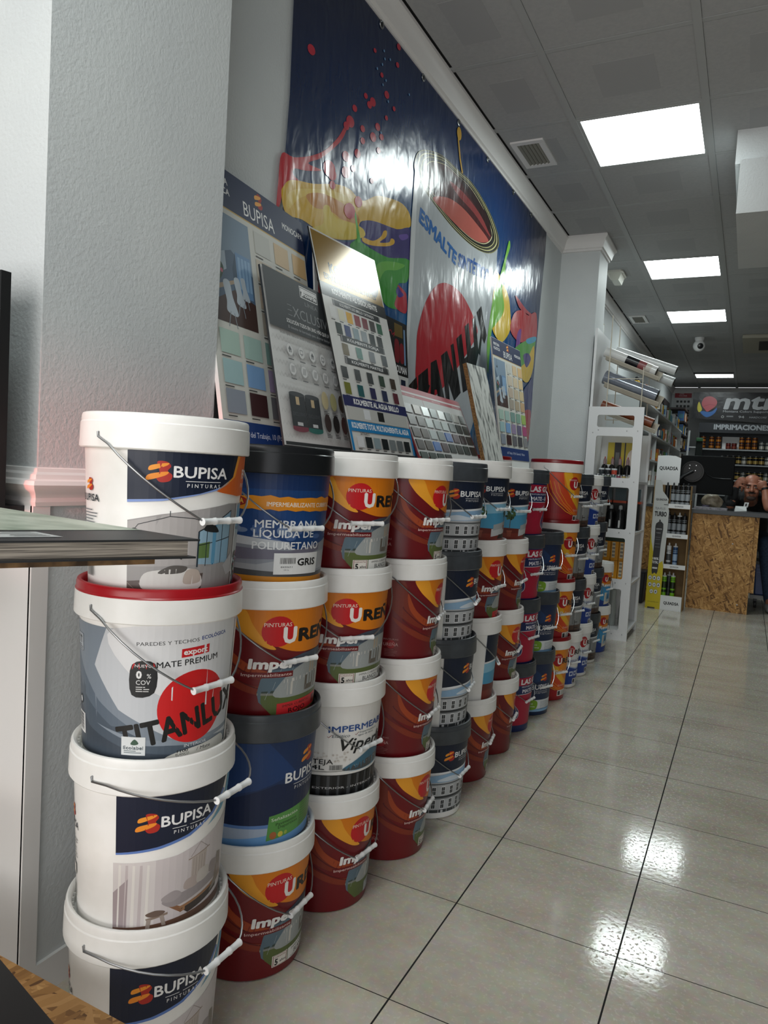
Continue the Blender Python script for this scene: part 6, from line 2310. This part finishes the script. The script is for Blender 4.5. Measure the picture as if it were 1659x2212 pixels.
man = thing('person', 'bald man in a black top behind the counter, head propped on both hands', 'person', (0, 0, 0))
V3 = lambda *p: Vector(p)
mb = MB()
h = lambda x, y, z: HC + Vector((x, y, z))
ellipsoid(mb, h(0, .02, .035), (.084, .104, .088), SKIN, 28, 18)
ellipsoid(mb, h(0, -.030, -.035), (.068, .072, .082), SKIN, 24, 16)
ellipsoid(mb, h(0, -.052, -.092), (.044, .040, .033), SKIN)
ellipsoid(mb, h(0, -.082, .024), (.056, .022, .012), SKIN)
for s_ in (-1, 1):
    ellipsoid(mb, h(s_ * .088, .02, -.02), (.011, .022, .034), SKIN)
    ellipsoid(mb, h(s_ * .040, -.078, -.040), (.022, .020, .018), SKIN)
limb(mb, [h(0, -.096, .012), h(0, -.112, -.015), h(0, -.122, -.033)], [.009, .012, .016], SKIN)
for s_ in (-1, 1):
    ellipsoid(mb, h(s_ * .014, -.110, -.036), (.010, .010, .009), SKIN)
ellipsoid(mb, h(0, -.096, -.066), (.026, .012, .006), SKIN)
ellipsoid(mb, h(0, -.095, -.077), (.023, .012, .006), SKIN)
limb(mb, [h(0, .04, -.06), h(0, .10, -.10), h(0, .19, -.13)], [.062, .060, .066], SKIN)
# trunk, arms, legs
limb(mb, [V3(.645, 6.79, 1.05), V3(.65, 6.93, .95), V3(.66, 7.0, .78), V3(.66, 7.02, .66)], [.095, .135, .135, .14], SKIN, 16)
sh_l, sh_r = V3(.475, 6.82, 1.045), V3(.825, 6.82, 1.045)
limb(mb, [V3(.56, 6.86, 1.04), sh_l], [.09, .068], SKIN)
limb(mb, [V3(.74, 6.86, 1.04), sh_r], [.09, .068], SKIN)
EL, ER = V3(.468, 6.42, .992), V3(.790, 6.38, .994)
WL, WR = V3(.500, 6.455, 1.165), V3(.752, 6.435, 1.175)
limb(mb, [sh_l, sh_l.lerp(EL, .5), EL], [.060, .046, .040], SKIN)
limb(mb, [sh_r, sh_r.lerp(ER, .5), ER], [.060, .046, .040], SKIN)
limb(mb, [EL, EL.lerp(WL, .35), WL], [.040, .043, .027], SKIN)
limb(mb, [ER, ER.lerp(WR, .35), WR], [.040, .045, .029], SKIN)
# his right hand: palm beside the temple, fingers across the brow
ellipsoid(mb, V3(.518, 6.452, 1.205), (.034, .018, .042), SKIN, rot=Matrix.Rotation(R(28), 3, 'Y'))
for i, (a_, b_, c_) in enumerate((((.530, 6.446, 1.243), (.560, 6.440, 1.246), (.590, 6.452, 1.236)), ((.543, 6.444, 1.232), (.572, 6.438, 1.232), (.600, 6.450, 1.222)),
                                  ((.545, 6.448, 1.216), (.568, 6.440, 1.214), (.590, 6.452, 1.205)), ((.518, 6.450, 1.250), (.545, 6.446, 1.262), (.575, 6.456, 1.258)))):
    limb(mb, [V3(*a_), V3(*b_), V3(*c_)], [.0098, .0088, .0078], SKIN, 10)
limb(mb, [V3(.525, 6.450, 1.190), V3(.552, 6.444, 1.183), V3(.580, 6.452, 1.172)], [.012, .0105, .009], SKIN, 10)
# his left hand: wrist bent, fingers hanging over the brow and cheek
ellipsoid(mb, V3(.730, 6.432, 1.213), (.040, .019, .030), SKIN, rot=Matrix.Rotation(R(-25), 3, 'Y'))
for a_, b_, c_ in (((.702, 6.428, 1.226), (.688, 6.430, 1.208), (.684, 6.445, 1.180)), ((.706, 6.422, 1.216), (.697, 6.424, 1.194), (.697, 6.438, 1.164)),
                   ((.714, 6.420, 1.208), (.709, 6.422, 1.184), (.710, 6.436, 1.158)), ((.724, 6.420, 1.202), (.721, 6.424, 1.182), (.722, 6.436, 1.162))):
    limb(mb, [V3(*a_), V3(*b_), V3(*c_)], [.0098, .0088, .0078], SKIN, 10)
limb(mb, [V3(.735, 6.440, 1.222), V3(.715, 6.452, 1.238), V3(.692, 6.462, 1.240)], [.012, .0105, .009], SKIN, 10)
for hip, kn, an in ((V3(.59, 7.0, .65), V3(.55, 6.62, .66), V3(.55, 6.70, .12)), (V3(.74, 7.0, .65), V3(.80, 6.50, .65), V3(.875, 6.46, .12))):
    limb(mb, [hip, hip.lerp(kn, .5), kn], [.085, .075, .055], SKIN)
    limb(mb, [kn, kn.lerp(an, .35), an], [.055, .055, .038], SKIN)
    limb(mb, [an, an + V3(0, -.08, -.05), an + V3(.01, -.17, -.07)], [.038, .036, .028], SKIN)
remeshed(mb, 'body', man, .0055)
BLK = noisy('black_cotton', '#0d0e10', '#15161a', 30, .85)
mb = MB()
limb(mb, [V3(.645, 6.80, 1.05), V3(.65, 6.93, .95), V3(.66, 7.0, .78), V3(.66, 7.02, .66)], [.108, .152, .152, .156], BLK, 16)
for c_, s_, e_ in ((V3(.56, 6.86, 1.04), sh_l, EL), (V3(.74, 6.86, 1.04), sh_r, ER)):
    limb(mb, [c_, s_], [.105, .082], BLK)
    limb(mb, [s_, s_.lerp(e_, .55)], [.074, .056], BLK)
limb(mb, [sh_l.lerp(EL, .5), EL + V3(0, 0, .012), EL.lerp(WL, .4), EL.lerp(WL, .86)], [.054, .046, .050, .036], BLK)
remeshed(mb, 'shirt', man, .008, 4)
JEAN = noisy('denim', '#1c2c40', '#2a3f58', 60, .8)
mb = MB()
for hip, kn, an in ((V3(.59, 7.0, .65), V3(.55, 6.62, .66), V3(.55, 6.70, .12)), (V3(.74, 7.0, .65), V3(.80, 6.50, .65), V3(.875, 6.46, .12))):
    limb(mb, [hip, hip.lerp(kn, .5), kn], [.104, .090, .070], JEAN)
    limb(mb, [kn, kn.lerp(an, .35), an], [.068, .067, .056], JEAN)
limb(mb, [V3(.59, 7.02, .64), V3(.74, 7.02, .64)], [.12, .12], JEAN)
remeshed(mb, 'jeans', man, .008, 4)
for kx, s_ in ((.55, 0), (.875, 1)):
    mb = MB()
    y0 = 6.70 if not s_ else 6.46
    limb(mb, [V3(kx, y0 + .02, .058), V3(kx, y0 - .10, .048), V3(kx + .01, y0 - .18, .042)], [.048, .046, .036], ink('#8d8f90', .6))
    remeshed(mb, 'shoe', man, .008, 3)
HAIR = ink('#1a1614', .8)
mb = MB()
ellipsoid(mb, h(0, -.104, -.055), (.036, .012, .009), HAIR)
ellipsoid(mb, h(0, -.070, -.104), (.042, .030, .026), ink('#4a3c36', .8))
mb.build('beard', man)
for s_ in (-1, 1):
    mb = MB()
    ellipsoid(mb, h(s_ * .034, -.100, .019), (.024, .008, .0055), HAIR)
    mb.build('eyebrow', man)
    mb = MB()
    ellipsoid(mb, h(s_ * .032, -.090, -.002), (.0135, .012, .0075), ink('#c9c0b8', .3))
    e_ = mb.build('eye', man)
    mb = MB()
    ellipsoid(mb, h(s_ * .032, -.100, -.002), (.0058, .004, .0058), ink('#140f0d', .3))
    mb.build('iris', e_)
mb = MB()
ellipsoid(mb, h(0, -.1055, -.0715), (.020, .004, .002), ink('#4a2420', .6))
mb.build('mouth', man)
mb = MB()
d_ = (WR - ER).normalized()
mb.tube([WR - d_ * .022, WR - d_ * .002], .0335, ink('#111214', .5), 20)
mb.build('wristband', man)
t = thing('stool', 'dark stool the man sits on behind the counter', 'stool', (.53, 7.12, 0))
MB().lathe([(.15, .44), (.16, .46), (.16, .478), (.15, .485)], BLACKPL, 28).build('seat', t)
for x in (-.11, .11):
    for y in (-.11, .11):
        MB().tube([(x * .7, y * .7, .46), (x * 1.3, y * 1.3, .0)], .012, STEEL, 8).build('leg', t)

# strand-board side panel and dark bin left of the stand
t = thing('side_panel', 'strand-board panel between the white rack and the sealant stand', 'panel', (0, 6.2, 0))
MB().box(-.62, -.185, 0, .02, 0.0, .93, OSB).build('board', t)
MB().box(-.62, -.185, -.03, .25, .93, .955, ink('#3f4347', .4)).build('top', t)
t = thing('waste_bin', 'dark grey bin on the floor in front of the strand-board side panel', 'bin', (-.30, 6.05, 0))
MB().hexa([(-.08, -.09, 0), (.08, -.09, 0), (.08, .09, 0), (-.08, .09, 0), (-.095, -.11, .30), (.095, -.11, .30), (.095, .11, .30), (-.095, .11, .30)], ink('#1d2026', .5)).build('bin_body', t, bevel=.008)
MB().box(-.1, .1, -.115, .115, .30, .312, ink('#24282e', .5)).build('rim', t)

# ------------------------------------------------------------------ table with sample book in the near left corner
K = Vector((.057, -.741, 0))
d1 = Vector((-.47, -.88, 0)).normalized()      # right-hand edge, towards the shop front
d2 = Vector((-.985, .17, 0)).normalized()      # far edge, towards the window side
zt = 1.0275


def slab(mb, k, a, b, z0, z1, m, e1=None, e2=None):
    e1, e2 = e1 or d1, e2 or d2
    p = [k, k + e2 * b, k + e2 * b + e1 * a, k + e1 * a]
    return mb.hexa([Vector((q.x, q.y, z0)) for q in p][::-1] + [Vector((q.x, q.y, z1)) for q in p][::-1], m)


t = thing('table', 'strand-board table with black steel rail in the near left corner', 'table', (0, 0, 0))
Kt = K + d1 * .035 + d2 * .025
slab(MB(), Kt, .62, 1.0, zt - .008, zt, noisy('raw_board_edge', '#3d2c1c', '#8a6a44', 40, .8)).build('table_top', t)
f1, f2 = Vector((-.15, -1, 0)).normalized(), Vector((-1, .012, 0)).normalized()
Kl = Vector((.02, -.614, 0))
slab(MB(), Kl, .62, 1.0, 0.282, .300, OSBF, f1, f2).build('lower_shelf', t)
r0, rd = Vector((-.091, -.793, 0)), Vector((-.967, .253, 0))
rn = Vector((-.253, -.967, 0))
BLKS = ink('#131416', .35)
mb = MB()
slab(mb, r0 - rd * .45, .046, 1.3, .41, .45, BLKS, rn, rd)
mb.build('steel_rail', t)
for q in (Vector((.06, -1.12, 0)), Vector((-.80, -.62, 0)), Vector((-.92, -1.10, 0)), Vector((.12, -.98, 0))):
    MB().box(q.x - .02, q.x + .02, q.y - .02, q.y + .02, 0, zt - .009, BLKS).build('leg', t) if q.x < 0 else None
for x, y in ((.05, -1.20),):
    MB().box(x - .02, x + .02, y - .02, y + .02, 0, zt - .009, BLKS).build('leg', t)

t = thing('sample_book', 'thick sample book with grey page edges lying on the near table', 'book', (0, 0, 0))
zb0, zb1 = zt + .0006, zt + .0225
slab(MB(), K, .55, .60, zb1 - .0022, zb1, ink('#1e2022', .45)).build('cover', t)
slab(MB(), K + d1 * .004, .55, .60, zb0, zb0 + .0022, ink('#1e2022', .45)).build('cover', t)


def page_material():
    m, nt, b = newmat('page_edges')
    tc = nt.nodes.new('ShaderNodeTexCoord')
    mp = nt.nodes.new('ShaderNodeMapping')
    mp.inputs['Scale'].default_value = (14, 14, 900)
    n = nt.nodes.new('ShaderNodeTexNoise')
    n.inputs['Scale'].default_value = 1.0
    n.inputs['Detail'].default_value = 4
    cr = nt.nodes.new('ShaderNodeValToRGB')
    cr.color_ramp.elements[0].position = .35
    cr.color_ramp.elements[0].color = lin('#6e6860')
    cr.color_ramp.elements[1].position = .65
    cr.color_ramp.elements[1].color = lin('#b9b0a2')
    nt.links.new(tc.outputs['Object'], mp.inputs[0])
    nt.links.new(mp.outputs[0], n.inputs['Vector'])
    nt.links.new(n.outputs['Fac'], cr.inputs['Fac'])
    nt.links.new(cr.outputs['Color'], b.inputs['Base Color'])
    b.inputs['Roughness'].default_value = .8
    return m


slab(MB(), K + d2 * .012 + d1 * .006, .54, .58, zb0 + .0022, zb1 - .0022, page_material()).build('pages', t)
MARB = noisy('marbled_cover', '#8f9c8a', '#c4cbbb', 9, .4, (1, 2.2, 1), 0, None, 8, .38, .62)
nrm = Vector((-d1.y, d1.x, 0))
a = Art(1.0)
a.poly([(.002, .105), (.545, .105), (.545, .595), (.002, .595)], MARB)
a.poly([(.13, .030), (.19, .030), (.19, .085), (.13, .085)], '#b9bcbb')
a.small(.138, .182, .078, 6, '#5a5c5c', .008, .003)
a.line(catmull([(.50, .05), (.44, .044), (.36, .05), (.28, .045), (.24, .046), (.36, .04), (.44, .036)], 5)[:26], .010, '#a3343c')
for i in range(6):
    a.line([(.46 - i * .035, .066), (.475 - i * .035, .09)], .006, '#c9cac8')
a.build('cover_print', plane_map(Vector((K.x, K.y, zb1)), d1, d2 if d1.cross(d2).z > 0 else d2), t) if d1.cross(d2).z > 0 else \
    a.build('cover_print', (lambda u, v, d: Vector((K.x, K.y, zb1 + d)) + d1 * u + d2 * v), t)

# black board with white lettering on a bracket at the window side of the pillar
t = thing('hanging_board', 'tall black board with white upright lettering at the left edge', 'display board', (-.625, -.5, 1.03))
MB().box(-.42, 0, -.008, .012, 0, .43, ink('#141517', .5)).build('panel', t)
a = Art(1.0)
a.text('cuoio', -.012, .005, .05, '#e6e6e4', w=.21, al='l', b=.03, rot=R(90))
a.build('lettering', plane_map((0, -.0085, 0), (1, 0, 0), (0, 0, 1)), t)
MB().box(-.40, -.03, .0, .088, -.012, -.0006, BLKS).build('bracket', t)
